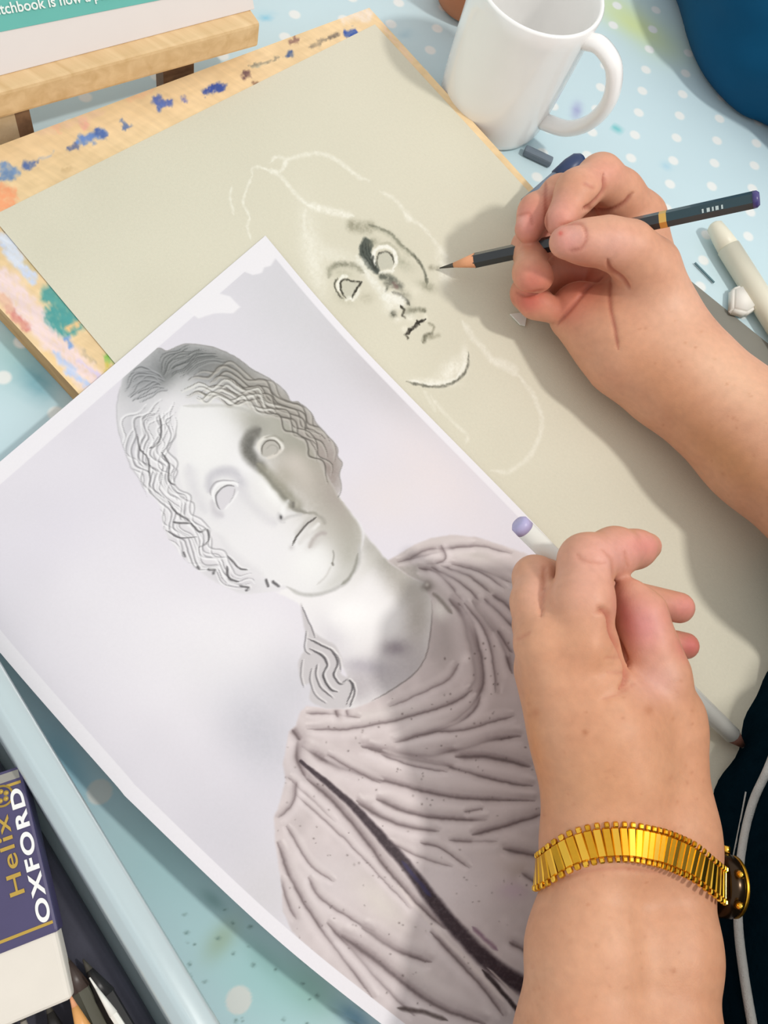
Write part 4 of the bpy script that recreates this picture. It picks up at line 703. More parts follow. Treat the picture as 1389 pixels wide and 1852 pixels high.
cR, qR, fR = skin_colors(VR, NR, (210, 154, 124), blR, [(p_, 6.5, (150, 74, 58), .55) for p_, w_, d_ in r_lines[:6]] + [(p_, 6, (176, 98, 80), .42) for p_, w_, d_ in r_lines[6:]], freck)
VR = crease(VR, NR, qR, fR, r_lines)

person_at = at(1389, 1852, 0) + np.array([.15, 0, 0]); person_at[2] = -.74
person = empty('person', person_at); tag(person, 'person in a dark navy top drawing with a pencil in the right hand', 'person')
body = np_mesh('body', np.vstack([VL, VR]), np.vstack([QL, QR + len(VL)]), skin_m); set_col(body, np.vstack([cL, cR])); keep(body, person)
body['label'] = 'bare forearms and hands'

# sweater: torso at the table edge and sleeves that end at the elbows
sw_m = plain('navy_knit', (7, 25, 34), rough=.95, var=.35, scale=120, bump=.5, bscale=500, spec=0.0)
eL = (fa[3][0] + fb[3][0]) / 2; eR = ra[3][0]
lo = np.array([.12, -.30, -.60]); hi = np.array([.62, .52, .48])
SB = Body(lo, hi, .005); D = SB.D
for y in (.05, .10, .15, .19):
    SB.chain(D, [(np.array([.365, y, -.46]), .13), (np.array([.352, y, -.12]), .13), (np.array([.345, y, .02]), .120), (np.array([.380, y, .16]), .115), (np.array([.455, y, .31]), .10)], .03)
sL = np.array([.46, -.05, .31]); sR = np.array([.46, .29, .31])
SB.chain(D, [(np.array([.455, .05, .31]), .10), (sL, .075), (eL + (.05, -.03, .02), .060), (eL * .8 + fa[2][0] * .2 + (0, 0, .01), .052)], .02)
SB.chain(D, [(np.array([.455, .19, .31]), .10), (sR, .075), (eR + (.05, .03, .02), .062), (eR * .85 + ra[2][0] * .15 + (0, 0, .01), .054)], .02)
# soft folds of the cloth
gx, gy, gz = np.meshgrid(*SB.ax, indexing='ij')
SB.D = SB.D + .0035 * np.sin(gz * 75 + 9 * np.sin(gy * 17) + gx * 30) * np.sin(gy * 31 + gz * 20)
VS, QS = SB.mesh()
sweater = np_mesh('sweater', VS, QS, sw_m); keep(sweater, person); sweater['label'] = 'dark navy sweater'

# white drawstring cord and a loose thread resting on the sweater
cord_m = plain('white_cord', (205, 205, 200), rough=.8, bump=.6, bscale=1800)
def on_sweater(pts, off):
    out = []
    for x, y in catmull(pts, 6):
        h_ = SB.first_hit(x, y)
        if h_ is not None: out.append(h_ - ray(x, y) * off)
    return np.array(out)
pc = on_sweater([(1420, 1310), (1389, 1390), (1362, 1450), (1345, 1520), (1336, 1600), (1336, 1680), (1346, 1765), (1362, 1860), (1380, 1950)], .0022)
if len(pc) > 4:
    cord = tube('drawstring', pc, mm(pc[len(pc) // 2], 8), cord_m); tag(cord, 'white cord hanging down the front of the dark sweater', 'cord')
pt = on_sweater([(1349, 1432), (1340, 1480), (1326, 1550)], .0008)
if len(pt) > 4:
    th = tube('loose_thread', pt, .0004, cord_m, n=6); tag(th, 'thin pale thread on the sweater beside the gold watch', 'thread')

# ------------------------------------------------------------------ gold expansion-band watch on the left wrist
gold = plain('polished_gold', (236, 186, 70), rough=.24, metal=1.0, var=.06, scale=300)
gold2 = plain('brushed_gold', (214, 160, 48), rough=.36, metal=1.0, var=.1, scale=600)
dial_m = plain('watch_dial_black', (24, 20, 18), rough=.2, coat=.6)
wc = (LB_c := (fa[0][0] + fb[0][0]) / 2)
ax = nrm((pl[1][0][0] + pl[5][0][0]) / 2 - (fa[1][0] + fb[1][0]) / 2)         # along the arm, towards the hand
vw = nrm(_C - wc); sx = nrm(np.cross(ax, vw)); 
if sx @ _R < 0: sx = -sx
nz = nrm(np.cross(sx, ax)); nz = nz if nz @ vw > 0 else -nz
watch = empty('wristwatch', wc); tag(watch, 'gold expansion-band wristwatch on the left wrist', 'watch')
def skin_r(dirv, off):
    T = np.linspace(.006, .07, 400); P = wc + ax * off + dirv[None] * T[:, None]; v = LB.sample(P); j = np.nonzero(v > 0)[0]; return T[j[0]] if len(j) else .036
NLK = 76
thetas = np.linspace(0, 2 * math.pi, NLK, endpoint=False); offs = np.full(NLK, .004); front_ = np.sin(thetas) > -.15
dirs = [math.cos(t) * sx + math.sin(t) * nz for t in thetas]
def ring_of(o): return np.array([wc + ax * o[i] + dirs[i] * (skin_r(dirs[i], o[i]) + .0005) for i in range(NLK)])
for _ in range(5):
    ring = ring_of(offs)
    for i in np.nonzero(front_)[0]:
        q_ = proj(ring[i]); gy_ = (proj(ring[i] + ax * .001) - q_)[1]
        offs[i] += .001 * np.clip((np.interp(q_[0], [970, 993, 1030, 1080, 1140, 1200, 1250, 1290, 1310], [1586, 1570, 1540, 1524, 1521, 1534, 1556, 1590, 1606]) - q_[1]) / gy_, -6, 6) * .6
    bk_ = np.nonzero(~front_)[0]; offs[bk_] = np.linspace(offs[bk_[0] - 1], offs[(bk_[-1] + 1) % NLK], len(bk_) + 2)[1:-1]
    for _k in range(2): offs = .25 * np.roll(offs, 1) + .5 * offs + .25 * np.roll(offs, -1)
ring = ring_of(offs); rr = np.linalg.norm(ring - wc - offs[:, None] * ax, axis=1)
for _ in range(2): rr = np.maximum(rr, .25 * np.roll(rr, 1) + .5 * rr + .25 * np.roll(rr, -1))
ring = np.array([wc + ax * offs[i] + dirs[i] * rr[i] for i in range(NLK)])
lk_me = None
def link_mesh():
    bm = bmesh.new()
    def bx(x0, x1, y0, y1, z0, z1, bv):
        b_ = box_bm((x0, y0, z0), (x1 - x0, 0, 0), (0, y1 - y0, 0), (0, 0, z1 - z0), bv, 1); me_ = bpy.data.meshes.new('t'); b_.to_mesh(me_); b_.free(); bm.from_mesh(me_); bpy.data.meshes.remove(me_)
    bx(-.0021, .0021, -.0050, .0050, 0, .0016, .0005); bx(-.0021, .0006, -.0069, -.0048, 0, .0021, .0005); bx(-.0006, .0021, .0048, .0069, 0, .0021, .0005)
    bmesh.ops.recalc_face_normals(bm, faces=bm.faces); me_ = bpy.data.meshes.new('band_link'); bm.to_mesh(me_); bm.free(); me_.materials.append(gold); return me_
lk_me = link_mesh(); lk_me2 = lk_me.copy(); lk_me2.materials.clear(); lk_me2.materials.append(gold2)
case_t = math.radians(-22)
for i, th_ in enumerate(thetas):
    dd = abs((th_ - case_t + math.pi) % (2 * math.pi) - math.pi)
    if dd < .30: continue
    p_ = ring[i]; t_ = nrm(ring[(i + 1) % NLK] - ring[i - 1]); o_ = p_ - wc; o_ = nrm(o_ - ax * (o_ @ ax)); y_ = nrm(np.cross(o_, t_)); o_ = np.cross(t_, y_)
    ob = bpy.data.objects.new('band_link', lk_me if i % 2 else lk_me2); COL.objects.link(ob); ob.parent = watch
    wdt = np.linalg.norm(ring[(i + 1) % NLK] - ring[i]) / .0042
    M = Matrix.Identity(4)
    for k in range(3): M[k][0], M[k][1], M[k][2], M[k][3] = t_[k] * wdt, y_[k], o_[k], p_[k] - wc[k]
    ob.matrix_basis = M
ci = int(np.argmin([abs((t - case_t + math.pi) % (2 * math.pi) - math.pi) for t in thetas]))
cp = ring[ci]; co_ = nrm(cp - wc - ax * ((cp - wc) @ ax))
keep(rod('case', cp - co_ * .001, cp + co_ * .0062, [(0, .0105), (.1, .0120), (.75, .0120), (1, .0108)], plain('dark_bronze_case', (58, 44, 30), rough=.25, metal=.8), n=36), watch)
keep(rod('dial', cp + co_ * .0061, cp + co_ * .0066, [(0, .0100), (1, .0098)], dial_m, n=36), watch)
keep(rod('bezel', cp + co_ * .0060, cp + co_ * .0075, [(0, .0112), (.6, .0116), (1, .0102), (.4, .0099)], gold2, n=36, caps=False), watch)
tt = nrm(np.cross(ax, co_))
for s_ in (-1, 1):
    for q_ in (-1, 1):
        a0 = cp + co_ * .0025 + tt * s_ * .0105 + ax * q_ * .0055; keep(rod('lug', a0, a0 + tt * s_ * .0045 - co_ * .001, [(0, .0017), (.8, .0014), (1, .0006)], gold, n=10), watch)
a0 = cp + co_ * .003 + ax * .0118; keep(rod('crown', a0, a0 + ax * .003, [(0, .0015), (.2, .002), (.9, .002), (1, .0014)], gold, n=12), watch)

# ------------------------------------------------------------------ pencils in the hands
def hexrod(name, A, B, r, mat, parent=None): return rod(name, A, B, [(0, r), (1, r)], mat, parent, n=6, sm=False)
def along(A, B, d): return np.asarray(A) + nrm(np.asarray(B) - np.asarray(A)) * d
black_m = plain('black_pencil_lacquer', (26, 34, 40), rough=.3, coat=.4); teal_m = plain('dark_teal_lacquer', (8, 52, 62), rough=.3, coat=.4); cone_m = plain('sharpened_cedar', (226, 160, 118), rough=.7, scale=900); lead_m = plain('soft_charcoal_lead', (66, 62, 54), rough=.7); goldf = plain('gold_foil', (222, 178, 96), rough=.35, metal=.7); purple_m = plain('purple_end_dip', (70, 62, 120), rough=.35); print_w = plain('white_foil_print', (190, 205, 205), rough=.5)
A_ = at(795, 485, .0215); B_ = at(1374, 359, .128)
L_ = np.linalg.norm(B_ - A_); rp_ = .0042
pen = empty('pencil', A_); tag(pen, 'black drawing pencil gripped between thumb and fingers of the right hand', 'pencil')
keep(rod('lead', A_, along(A_, B_, .009), [(0, .0003), (1, .0014)], lead_m, n=12), pen)
keep(rod('sharpened_wood', along(A_, B_, .0088), along(A_, B_, .022), [(0, .0014), (1, rp_ * .98)], cone_m, n=18), pen)
keep(hexrod('barrel', along(A_, B_, .0215), along(A_, B_, L_ - .046), rp_, black_m), pen)
keep(hexrod('gold_band', along(A_, B_, L_ - .046), along(A_, B_, L_ - .0425), rp_ * 1.02, goldf), pen)
keep(hexrod('end_section', along(A_, B_, L_ - .0425), along(A_, B_, L_ - .003), rp_, teal_m), pen)
keep(rod('end_dip', along(A_, B_, L_ - .003), B_, [(0, rp_), (.6, rp_ * .96), (1, rp_ * .7)], purple_m, n=12), pen)
dv = nrm(B_ - A_); vwp = nrm(_C - along(A_, B_, L_ - .02)); yv = nrm(np.cross(vwp, dv)); nvp = nrm(np.cross(dv, yv)); yv = yv if yv @ _U > 0 else -yv
for k, dx in enumerate((0, .0022, .0046, .0062, .0088)):
    o0 = along(A_, B_, L_ - .026 + dx) + vwp * rp_ * .94; keep(bm_obj('print_mark', box_bm(o0 - yv * .0010, dv * (.0014 if k % 2 else .0008), yv * .0019, vwp * .0003), print_w), pen)
# second, navy pencil tucked behind the bent fingers
A2_ = at(952, 372, .030); B2_ = at(1046, 291, .046)
pen2 = empty('pencil', A2_); tag(pen2, 'navy-ended pencil tucked behind the bent fingers of the right hand', 'pencil')
grey_m = plain('grey_pencil_lacquer', (120, 135, 155), rough=.4); navy_m = plain('navy_end', (44, 62, 100), rough=.4)
L2 = np.linalg.norm(B2_ - A2_)
keep(rod('barrel', A2_, along(A2_, B2_, L2 - .016), [(0, .0050), (1, .0050)], grey_m, n=16), pen2)
keep(rod('end_cap', along(A2_, B2_, L2 - .016), along(A2_, B2_, L2 + .004), [(0, .0056), (.5, .0060), (.8, .0052), (.95, .003), (1, .001)], navy_m, n=20), pen2)
# white pencil in the left hand
A3 = at(936, 944, .086); B3 = at(1352, 1357, .0205); L3 = np.linalg.norm(B3 - A3); r3 = .0043
pen3 = empty('pencil', B3); tag(pen3, 'white pencil with a lavender end held under the left hand', 'pencil')
wp_m = plain('white_pencil_lacquer', (232, 230, 222), rough=.35, coat=.3); lav = plain('lavender_end_dip', (176, 170, 208), rough=.4); brown_m = plain('dark_sharpened_wood', (112, 72, 58), rough=.6); tip_m = plain('silver_tip', (190, 185, 178), rough=.3, metal=.6)
keep(rod('end_dip', A3, along(A3, B3, .005), [(0, r3 * .7), (.25, r3 * .97), (1, r3)], lav, n=24), pen3)
keep(rod('barrel', along(A3, B3, .005), along(A3, B3, L3 - .014), [(0, r3), (1, r3)], wp_m, n=24), pen3)
keep(rod('sharpened_wood', along(A3, B3, L3 - .014), along(A3, B3, L3 - .0045), [(0, r3 * .98), (1, .0014)], brown_m, n=20), pen3)
keep(rod('lead', along(A3, B3, L3 - .0048), B3, [(0, .0014), (1, .0004)], tip_m, n=12), pen3)

# ================================================================== things on the table
# ------------------------------------------------------------------ mug
ceram = plain('white_glazed_ceramic', (247, 246, 244), rough=.18, var=.02, coat=.4)
mc = at(885, 232, 0) + np.array([-.007, .014, 0]); MH = .090
mug = empty('mug', mc); tag(mug, 'plain white ceramic mug with handle beside the drawing board', 'mug')
prof = [(0, .0335), (.0015, .0350), (.006, .0362), (.02, .0372), (.05, .0382), (.08, .0389), (MH - .0012, .0392), (MH, .0384), (MH, .0372), (MH - .0015, .0362), (.08, .0358), (.05, .0352), (.014, .0342), (.008, .030), (.0065, .0)]
n = 64; V = []; F = []
for z, r in prof:
    for i in range(n): a = 2 * math.pi * i / n; V.append((r * math.cos(a), r * math.sin(a), z + .0004))
for k in range(len(prof) - 1):
    for i in range(n): j = (i + 1) % n; F.append((k * n + i, k * n + j, (k + 1) * n + j, (k + 1) * n + i))
F.append(tuple(range(n))[::-1])
mesh_obj('mug_body', V, F, ceram, mug)
hd = at(1105, 215, .05) - mc; hd[2] = 0; hd = nrm(hd)
hp = [hd * .0375 + (0, 0, .080), hd * .047 + (0, 0, .083), hd * .060 + (0, 0, .077), hd * .067 + (0, 0, .060), hd * .064 + (0, 0, .041), hd * .053 + (0, 0, .026), hd * .0365 + (0, 0, .019)]
tube('handle', catmull(hp, 8), .0062, ceram, mug, n=16, flat=.75, nvec=np.cross(hd, (0, 0, 1)))

# brown pot behind the mug
terra = plain('terracotta', (190, 122, 84), rough=.75, var=.12, scale=90)
pc_ = at(846, 8, 0)
pot = empty('terracotta_pot', pc_); tag(pot, 'orange-brown terracotta pot partly hidden behind the white mug', 'pot')
prof = [(0, .020), (.002, .023), (.012, .0285), (.03, .032), (.05, .033), (.062, .032), (.066, .0325), (.066, .0295), (.05, .0295), (.02, .027), (.006, .018), (.006, 0)]
V = []; F = []; n = 40
for z, r in prof:
    for i in range(n): a = 2 * math.pi * i / n; V.append((r * math.cos(a), r * math.sin(a), z + .0004))
for k in range(len(prof) - 1):
    for i in range(n): j = (i + 1) % n; F.append((k * n + i, k * n + j, (k + 1) * n + j, (k + 1) * n + i))
F.append(tuple(range(n))[::-1]); mesh_obj('pot_body', V, F, terra, pot)

# ------------------------------------------------------------------ table easel with a white board
ew = wood_mat('easel_beech', (214, 178, 128), (236, 204, 158), ang=.3, sc=.8); ewd = wood_mat('easel_dark_wood', (112, 84, 62), (136, 104, 78)); ewl = wood_mat('easel_pale_wood', (196, 172, 136), (212, 190, 156))
E0 = at(467, 84, .028); E1 = at(-320, 305, .028); ed = nrm(E1 - E0); el = np.linalg.norm(E1 - E0); back = nrm(np.array([ed[1], -ed[0], 0])); back = back if back[1] > 0 else -back; UPV = np.array([0, 0, 1.0])
easel = empty('table_easel', (E0[0], E0[1], 0)); tag(easel, 'wooden table easel ledge standing behind the drawing board', 'easel')
keep(bm_obj('ledge', box_bm(E0, ed * el, back * .020, UPV * .016, .0018), ew), easel)
def leg_at(px, py, w, mat, h=.0282, dep=.014, off=.002):
    P = at(px, py, .0282); t = (P - E0) @ ed; o = E0 + ed * (t - w / 2) + back * off; o[2] = .0006
    keep(bm_obj('support_block', box_bm(o, ed * w, back * dep, UPV * (h - .0006), .0006), mat), easel)
leg_at(36, 205, .012, ewd); leg_at(10, 212, .012, ewl); leg_at(336, 121, .020, ewd, h=.0285, dep=.010, off=.008)
lean = nrm(back * .52 + UPV * .86)
for t in (.06, el - .10):
    o = E0 + ed * t + back * .020 + UPV * .004; keep(bm_obj('upright', box_bm(o, ed * .022, nrm(np.cross(ed, lean)) * (.012 if nrm(np.cross(ed, lean)) @ back > 0 else -.012), lean * .33, .001), ew), easel)
    keep(bm_obj('rear_leg', box_bm(o + lean * .30 + back * .012, ed * .018, back * .012, nrm(back * .55 - UPV * .9) * ((o + lean * .30)[2] - .002) / .853, .001), ew), easel)
# board / page leaning on the ledge
pg_m = plain('white_card', (229, 221, 217), rough=.6, var=.015); teal_b = plain('teal_print', (104, 186, 176), rough=.5, var=.03); wt = plain('white_print', (236, 244, 240), rough=.5)
pn = nrm(np.cross(ed, lean)); pn = -pn if pn @ back > 0 else pn           # faces the viewer
PG0 = E0 + back * .0100 + UPV * .0163 + ed * -.002
page = empty('white_panel', PG0); tag(page, 'white panel with a teal lettered banner resting on the easel ledge', 'panel')
ph = .26; pw = .30
keep(bm_obj('panel', box_bm(PG0, ed * pw, lean * ph, pn * -.003, .0004), pg_m), page)
# teal banner: lower edge 80 px above the ledge
def on_page(px, py):
    d = ray(px, py); o = PG0 + pn * .0004; t = ((o - _C) @ pn) / (d @ pn); P = _C + d * t; return P, (P - PG0) @ ed, (P - PG0) @ lean
_, u1, v1 = on_page(0, 58); _, u2, v2 = on_page(290, 0); dv_ = (v1 - v2) / (u1 - u2)
c_ = lambda u, v, h_=.0003: PG0 + ed * u + lean * v + pn * h_
vb = lambda u: v1 + dv_ * (u - u1)
keep(mesh_obj('banner', [c_(0, vb(0)), c_(pw, vb(pw)), c_(pw, ph), c_(0, ph)], [(3, 2, 1, 0)], teal_b, None, False), page)
tp, tu_, tv_ = on_page(-31, 30.5); tq, tu2, tv2 = on_page(120, 8); tdir = nrm(tq - tp); tup = lean
tx = text_obj('banner_lettering', 'sketchbook is now a public', .0066, wt, tp + pn * .0006, tdir, tup, extr=.0001, bold=.0001); keep(tx, page)

# ------------------------------------------------------------------ dark blue jacket of somebody opposite
jk_m = plain('dark_blue_quilted_nylon', (0, 72, 108), rough=.7, var=.15, scale=25, bump=.5, bscale=45, spec=.15)
jc = [at(1330, -160, .045), at(1440, 20, .045), at(1600, 130, .05)]
JB = Body(np.min(jc, 0) - .14, np.max(jc, 0) + .14, .004)
JB.chain(JB.D, [(jc[0], .062), (jc[1], .066), (jc[2], .07)], .03); JB.cone(JB.D, jc[0] + (.02, .05, .05), jc[2] + (.03, .05, .06), .07, .08, .03)
gx, gy, gz = np.meshgrid(*JB.ax, indexing='ij')
JB.D = np.maximum(JB.D + .0022 * np.sin(gx * 95 + gy * 60 + 2.5 * np.sin(gz * 60)), .001 - gz)
VJ, QJ = JB.mesh(); jacket = np_mesh('jacket_sleeve', VJ, QJ, jk_m); tag(jacket, 'dark blue jacket sleeve resting on the far corner of the table', 'jacket')

# ------------------------------------------------------------------ small things right of the hand
crm = plain('cream_plastic', (232, 228, 208), rough=.4); wht = plain('white_vinyl', (238, 236, 228), rough=.6)
a_ = at(1290, 405, .0085); b__ = at(1470, 690, .0085); tubeo = empty('cream_pen', a_); tag(tubeo, 'thick cream-coloured pen lying on the cloth at the right edge', 'pen')
keep(rod('pen_body', along(a_, b__, .02), b__, [(0, .0074), (1, .0078)], crm, n=28), tubeo); keep(rod('pen_cap', a_, along(a_, b__, .022), [(0, .0030), (.08, .0052), (.5, .0064), (1, .0071)], crm, n=28), tubeo)
P0 = at(1338, 552, .0010); ex = nrm(at(1372, 535, .001) - at(1310, 566, .001)); ey = np.cross((0, 0, 1), ex)
bm = bmesh.new(); ring_ = [(-.015, -.002), (-.006, -.0095), (.009, -.0085), (.0145, .000), (.010, .010), (-.002, .012)]
lo_ = [bm.verts.new(P0 + ex * x + ey * y) for x, y in ring_]; hi_ = [bm.verts.new(P0 + ex * x * .9 + ey * y * .9 + (0, 0, .007 if x < 0 else .009)) for x, y in ring_]
bm.faces.new(lo_[::-1]); bm.faces.new(hi_)
for i in range(6): bm.faces.new([lo_[i], lo_[(i + 1) % 6], hi_[(i + 1) % 6], hi_[i]])
bmesh.ops.bevel(bm, geom=list(bm.edges), offset=.0016, segments=3, affect='EDGES')
er = bm_obj('eraser', bm, wht, None, True); tag(er, 'worn white eraser lump by the cream pen', 'eraser')
gc_m = plain('grey_strip', (128, 127, 118), rough=.8, bump=.1)
g0 = at(1262, 520, .0004); g1 = at(1420, 648, .0004); gd = g1 - g0; gp_ = at(1180, 640, .0004) - g0
card = bm_obj('grey_strip', box_bm(g0 - gd * .25, gd * 1.5, gp_ * .42, (0, 0, .0006)), gc_m); tag(card, 'narrow mid-grey strip on the cloth under the right forearm', 'card')  # thin flat mid-grey strip laid along the wrist
def sliver(name, p, q, w, h, mat, label, cat, z=.0004):
    p = at(*p, z); q = at(*q, z); d = q - p; y = nrm(np.cross((0, 0, 1), d)) * w; o = bm_obj(name, box_bm(p - y / 2, d, y, (0, 0, h), min(w, h) * .25), mat); tag(o, label, cat); return o
ch_m = plain('charcoal_grey', (112, 124, 136), rough=.8); ch2 = plain('slate_blue_grey', (96, 128, 136), rough=.7)
sliver('charcoal_stick', (946, 276), (995, 299), .0060, .005, ch_m, 'short grey charcoal stub at the foot of the mug', 'charcoal')
sliver('charcoal_sliver', (1256, 476), (1291, 512), .0012, .001, ch2, 'thin dark sliver of lead on the cloth beside the wrist', 'lead')
# paper chip on the drawing
cp_ = [at(x, y, ZP + .0006) for x, y in ((922, 569), (953, 566), (949, 590), (940, 588))]
V = [*cp_, *[p + (0, 0, .0009) for p in cp_]]
chip = mesh_obj('paper_chip', V, [(0, 1, 2, 3), (7, 6, 5, 4), (0, 4, 5, 1), (1, 5, 6, 2), (2, 6, 7, 3), (3, 7, 4, 0)], wht, None, False); tag(chip, 'tiny white scrap on the drawing under the right hand', 'scrap')

# ------------------------------------------------------------------ clear plastic tray with drawing tools
def tray_mat():
    m_, nt, p = new_mat('frosted_clear_plastic'); p.inputs['Base Color'].default_value = srgb(212, 227, 231); p.inputs['Roughness'].default_value = .22
    p.inputs['Transmission Weight'].default_value = .30; p.inputs['IOR'].default_value = 1.2
    tc = nd(nt, 'ShaderNodeTexCoord'); no = nd(nt, 'ShaderNodeTexNoise', Scale=35.0, Detail=3.0); nt.links.new(tc.outputs['Object'], no.inputs['Vector'])
    bp = nd(nt, 'ShaderNodeBump', Strength=.06, Distance=.001); nt.links.new(no.outputs['Fac'], bp.inputs['Height']); nt.links.new(bp.outputs[0], p.inputs['Normal']); return m_
tray_m = tray_mat(); TZ = .042
t0 = at(0, 1203, TZ); t1 = at(394, 1852, TZ); td = nrm(t1 - t0); tn = np.cross((0, 0, 1), td); tn = tn if tn @ (at(0, 1500, TZ) - at(200, 1400, TZ)) > 0 else -tn
o0 = t0 - td * .07; TL, TWd = .30, .13
tray = empty('plastic_tray', (*(o0 + td * TL / 2 + tn * TWd / 2)[:2], 0)); tag(tray, 'frosted clear plastic tray of drawing tools at the lower left', 'tray')
def rect(ins, z): return [o0 + td * a + tn * c + (0, 0, z - TZ) for a, c in ((ins, ins), (TL - ins, ins), (TL - ins, TWd - ins), (ins, TWd - ins))]
def corners(ins, z, rad, k=5):
    out = []; cs = [(ins, ins, 180), (TL - ins, ins, 270), (TL - ins, TWd - ins, 0), (ins, TWd - ins, 90)]
    for cx, cy, a0 in cs:
        sx_ = 1 if cx < TL / 2 else -1; sy_ = 1 if cy < TWd / 2 else -1
        for i in range(k):
            an = math.radians(a0 + 90 * i / (k - 1)); out.append(o0 + td * (cx + sx_ * rad + rad * math.cos(an)) + tn * (cy + sy_ * rad + rad * math.sin(an)) + np.array([0, 0, z - TZ]))
    return out
loops = [corners(.0165, .0012, .006), corners(.0115, .030, .008), corners(.0105, TZ - .006, .009), corners(.0100, TZ - .002, .010), corners(.0035, TZ - .002, .012), corners(.0022, TZ - .010, .012), corners(0, TZ - .010, .012), corners(0, TZ - .001, .012), corners(.001, TZ, .012), corners(.0052, TZ, .012), corners(.0066, TZ + .0012, .012), corners(.0080, TZ + .0012, .011), corners(.0092, TZ, .011), corners(.0125, TZ - .0005, .010), corners(.0135, TZ - .003, .009), corners(.0150, .030, .008), corners(.0185, .0032, .006)]
V = [p for l in loops for p in l]; n = len(loops[0]); F = []
for k in range(len(loops) - 1):
    for i in range(n): j = (i + 1) % n; F.append((k * n + i, k * n + j, (k + 1) * n + j, (k + 1) * n + i))
F.append(tuple(range(n))[::-1]); F.append(tuple(range((len(loops) - 1) * n, len(loops) * n)))
keep(mesh_obj('tray_body', V, F, tray_m, None, True), tray)
# dark pencil case lining the tray floor
case_m = plain('dark_grey_fabric', (62, 62, 74), rough=.85, var=.35, scale=45, bump=.4, bscale=250)
bm = box_bm(o0 + td * .02 + tn * .0215 + (0, 0, .0042 - TZ), td * (TL - .04), tn * (TWd - .043), (0, 0, .013), .004, 3); bmesh.ops.subdivide_edges(bm, edges=list(bm.edges), cuts=3, use_grid_fill=True)
for v in bm.verts:
    if v.co.z > .012: v.co.z += .0012 * math.sin(v.co.x * 160) * math.cos(v.co.y * 130)
pcs = bm_obj('pencil_case', bm, case_m, None, True); tag(pcs, 'dark grey fabric pencil case lying in the plastic tray', 'pencil case')
# boxed eraser with printed sleeve
slv = plain('navy_card_sleeve', (72, 66, 104), rough=.45, var=.12, scale=70); gold_ink = plain('gold_ink', (190, 158, 70), rough=.4, metal=.3); white_ink = plain('white_ink', (240, 240, 238), rough=.5); erw = plain('white_vinyl_rubber', (226, 219, 208), rough=.6)
ZE = .034
e_tr = at(37, 1384, ZE); e_br = at(106, 1684, ZE); edn = nrm(e_br - e_tr); elf = np.cross((0, 0, 1), edn); elf = elf if elf @ (at(0, 1500, ZE) - at(60, 1500, ZE)) > 0 else -elf
EL = np.linalg.norm(e_br - e_tr); EWD, ETH = .034, .0145
eras = empty('boxed_eraser', (*(e_tr + edn * EL / 2 + elf * EWD / 2)[:2], ZE - ETH)); tag(eras, 'navy-sleeved white eraser with white and gold lettering in the plastic tray', 'eraser')
keep(bm_obj('sleeve', box_bm(e_tr - (0, 0, ETH), edn * EL, elf * EWD, (0, 0, ETH), .0012), slv), eras)
keep(bm_obj('rubber', box_bm(e_tr + edn * (EL - .006) + elf * .0006 - (0, 0, ETH - .0008), edn * .030, elf * (EWD - .0012), (0, 0, ETH - .0016), .0022, 3), erw), eras)
for d_ in (.0055, EL - .0045):
    keep(bm_obj('gold_line', box_bm(e_tr + edn * d_ + elf * .0012 + (0, 0, .00002), edn * .0011, elf * (EWD - .0024), (0, 0, .00012)), gold_ink), eras)
keep(bm_obj('top_label_strip', box_bm(e_tr + edn * .0012 + elf * .0012 + (0, 0, .00002), edn * .0032, elf * (EWD - .0024), (0, 0, .0001)), plain('grey_print', (150, 148, 140), rough=.5)), eras)
def zt(p): return np.array([p[0], p[1], ZE + .0003])
p_o = zt(at(93, 1664, ZE)); keep(text_obj('white_lettering', 'OXFORD', .0064, white_ink, p_o, -edn, elf, bold=.0002, spacing=1.18, xs=1.72), eras)
p_h = zt(at(46, 1618, ZE)); keep(text_obj('gold_lettering', 'Helix', .0074, gold_ink, p_h, -edn, elf, bold=.00006, spacing=1.1, xs=1.75), eras)
em = at(4, 1440, ZE); em[2] = ZE
keep(rod('emblem_ring', em + (0, 0, .00005), em + (0, 0, .00022), [(0, .0042), (1, .0042)], gold_ink, n=28), eras)
keep(rod('emblem_field', em + (0, 0, .0002), em + (0, 0, .00032), [(0, .0034), (1, .0034)], slv, n=28), eras)
for k in range(5):
    an = k * 2 * math.pi / 5; keep(rod('emblem_leaf', em + (.0018 * math.cos(an), .0018 * math.sin(an), .0003), em + (.0018 * math.cos(an), .0018 * math.sin(an), .00042), [(0, .0010), (1, .0010)], gold_ink, n=10), eras)
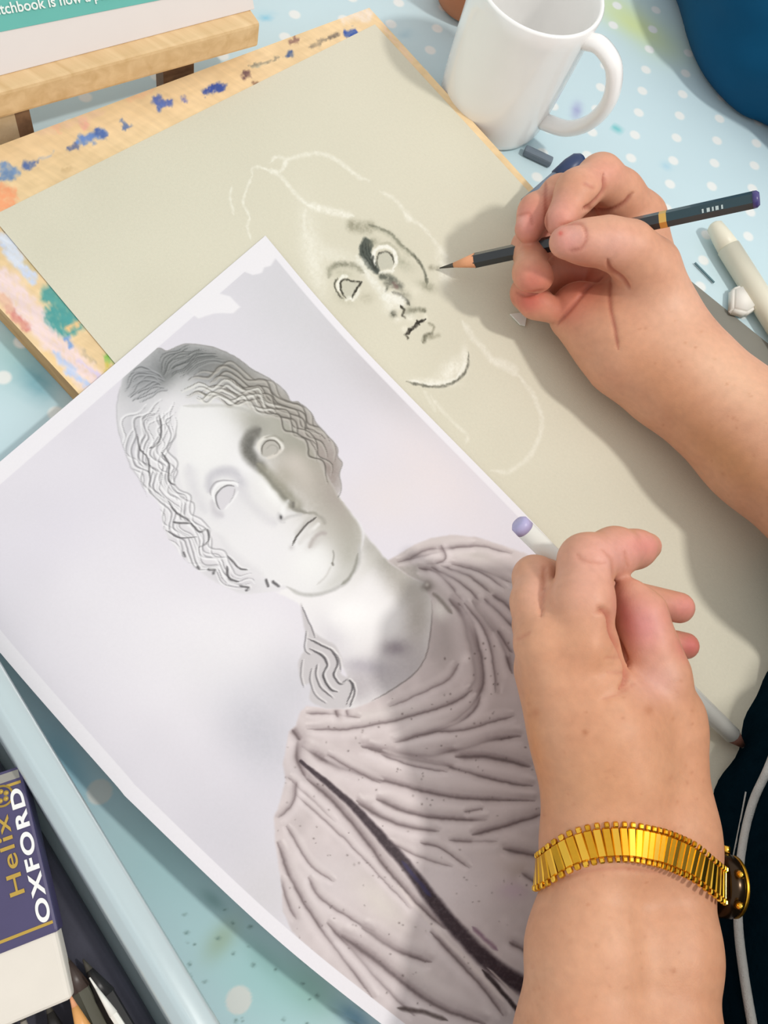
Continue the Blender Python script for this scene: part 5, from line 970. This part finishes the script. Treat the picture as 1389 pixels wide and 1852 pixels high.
# loose pencils in the tray
def tray_pencil(p, q, z, r, body_m, tip_c, lead_c, label):
    A = at(*p, z); B = at(*q, z); o = empty('pencil', A); tag(o, label, 'pencil'); L = np.linalg.norm(B - A)
    keep(rod('lead', A, along(A, B, .005), [(0, .0003), (1, r * .35)], lead_c, n=10), o); keep(rod('sharpened_wood', along(A, B, .0048), along(A, B, .016), [(0, r * .35), (1, r)], tip_c, n=14), o)
    keep(hexrod('barrel', along(A, B, .0158), B, r, body_m), o)
blk = plain('matt_black_lacquer', (34, 32, 32), rough=.4); org = plain('orange_lacquer', (226, 164, 96), rough=.4); sil = plain('silver_grey_lacquer', (176, 172, 164), rough=.35, metal=.3); olive = plain('dark_olive_lacquer', (74, 72, 56), rough=.4); dbr = plain('dark_brown_lacquer', (70, 56, 50), rough=.4)
tray_pencil((150, 1735), (330, 2040), .0225, .0042, blk, blk, lead_m, 'black pencil nearest the tray wall')
tray_pencil((162, 1768), (262, 1922), .0290, .0016, wht, wht, wht, 'thin white stick between the black pencils in the tray')
tray_pencil((112, 1720), (240, 2000), .0225, .0044, olive, dbr, lead_m, 'dark olive pencil right of the sleeved eraser')
tray_pencil((126, 1798), (190, 1960), .0300, .0034, org, org, cone_m, 'orange pencil pointing out below the sleeved eraser')
tray_pencil((82, 1808), (150, 1990), .0250, .0038, dbr, blk, lead_m, 'dark brown pencil below the white eraser end')
tray_pencil((36, 1822), (80, 2000), .0260, .0030, sil, sil, lead_m, 'silver-grey pencil below the white eraser end')
e0 = at(-8, 1800, .030); er2 = bm_obj('eraser', box_bm(e0 - (0, 0, .012), edn * .03, elf * .02, (0, 0, .012), .003, 3), plain('cream_rubber', (232, 208, 178), rough=.6), None, True); tag(er2, 'cream rubber block at the left edge of the tray', 'eraser')

# ------------------------------------------------------------------ pieces that belong to a part of their thing
SUB = {'lead': 'sharpened_wood', 'dial': 'case', 'bezel': 'case', 'crown': 'case', 'lug': 'case', 'white_lettering': 'sleeve', 'gold_lettering': 'sleeve', 'emblem_ring': 'sleeve', 'emblem_field': 'sleeve', 'emblem_leaf': 'sleeve', 'gold_line': 'sleeve', 'top_label_strip': 'sleeve', 'banner_lettering': 'banner', 'print_mark': 'end_section'}
for root in [o for o in COL.objects if o.parent is None and o.type == 'EMPTY']:
    parts = {}
    for c in root.children: parts.setdefault(c.name.split('.')[0], c)
    for c in list(root.children):
        t = parts.get(SUB.get(c.name.split('.')[0], ''))
        if t is not None: c.parent = t; c.matrix_parent_inverse = Matrix.Identity(4)
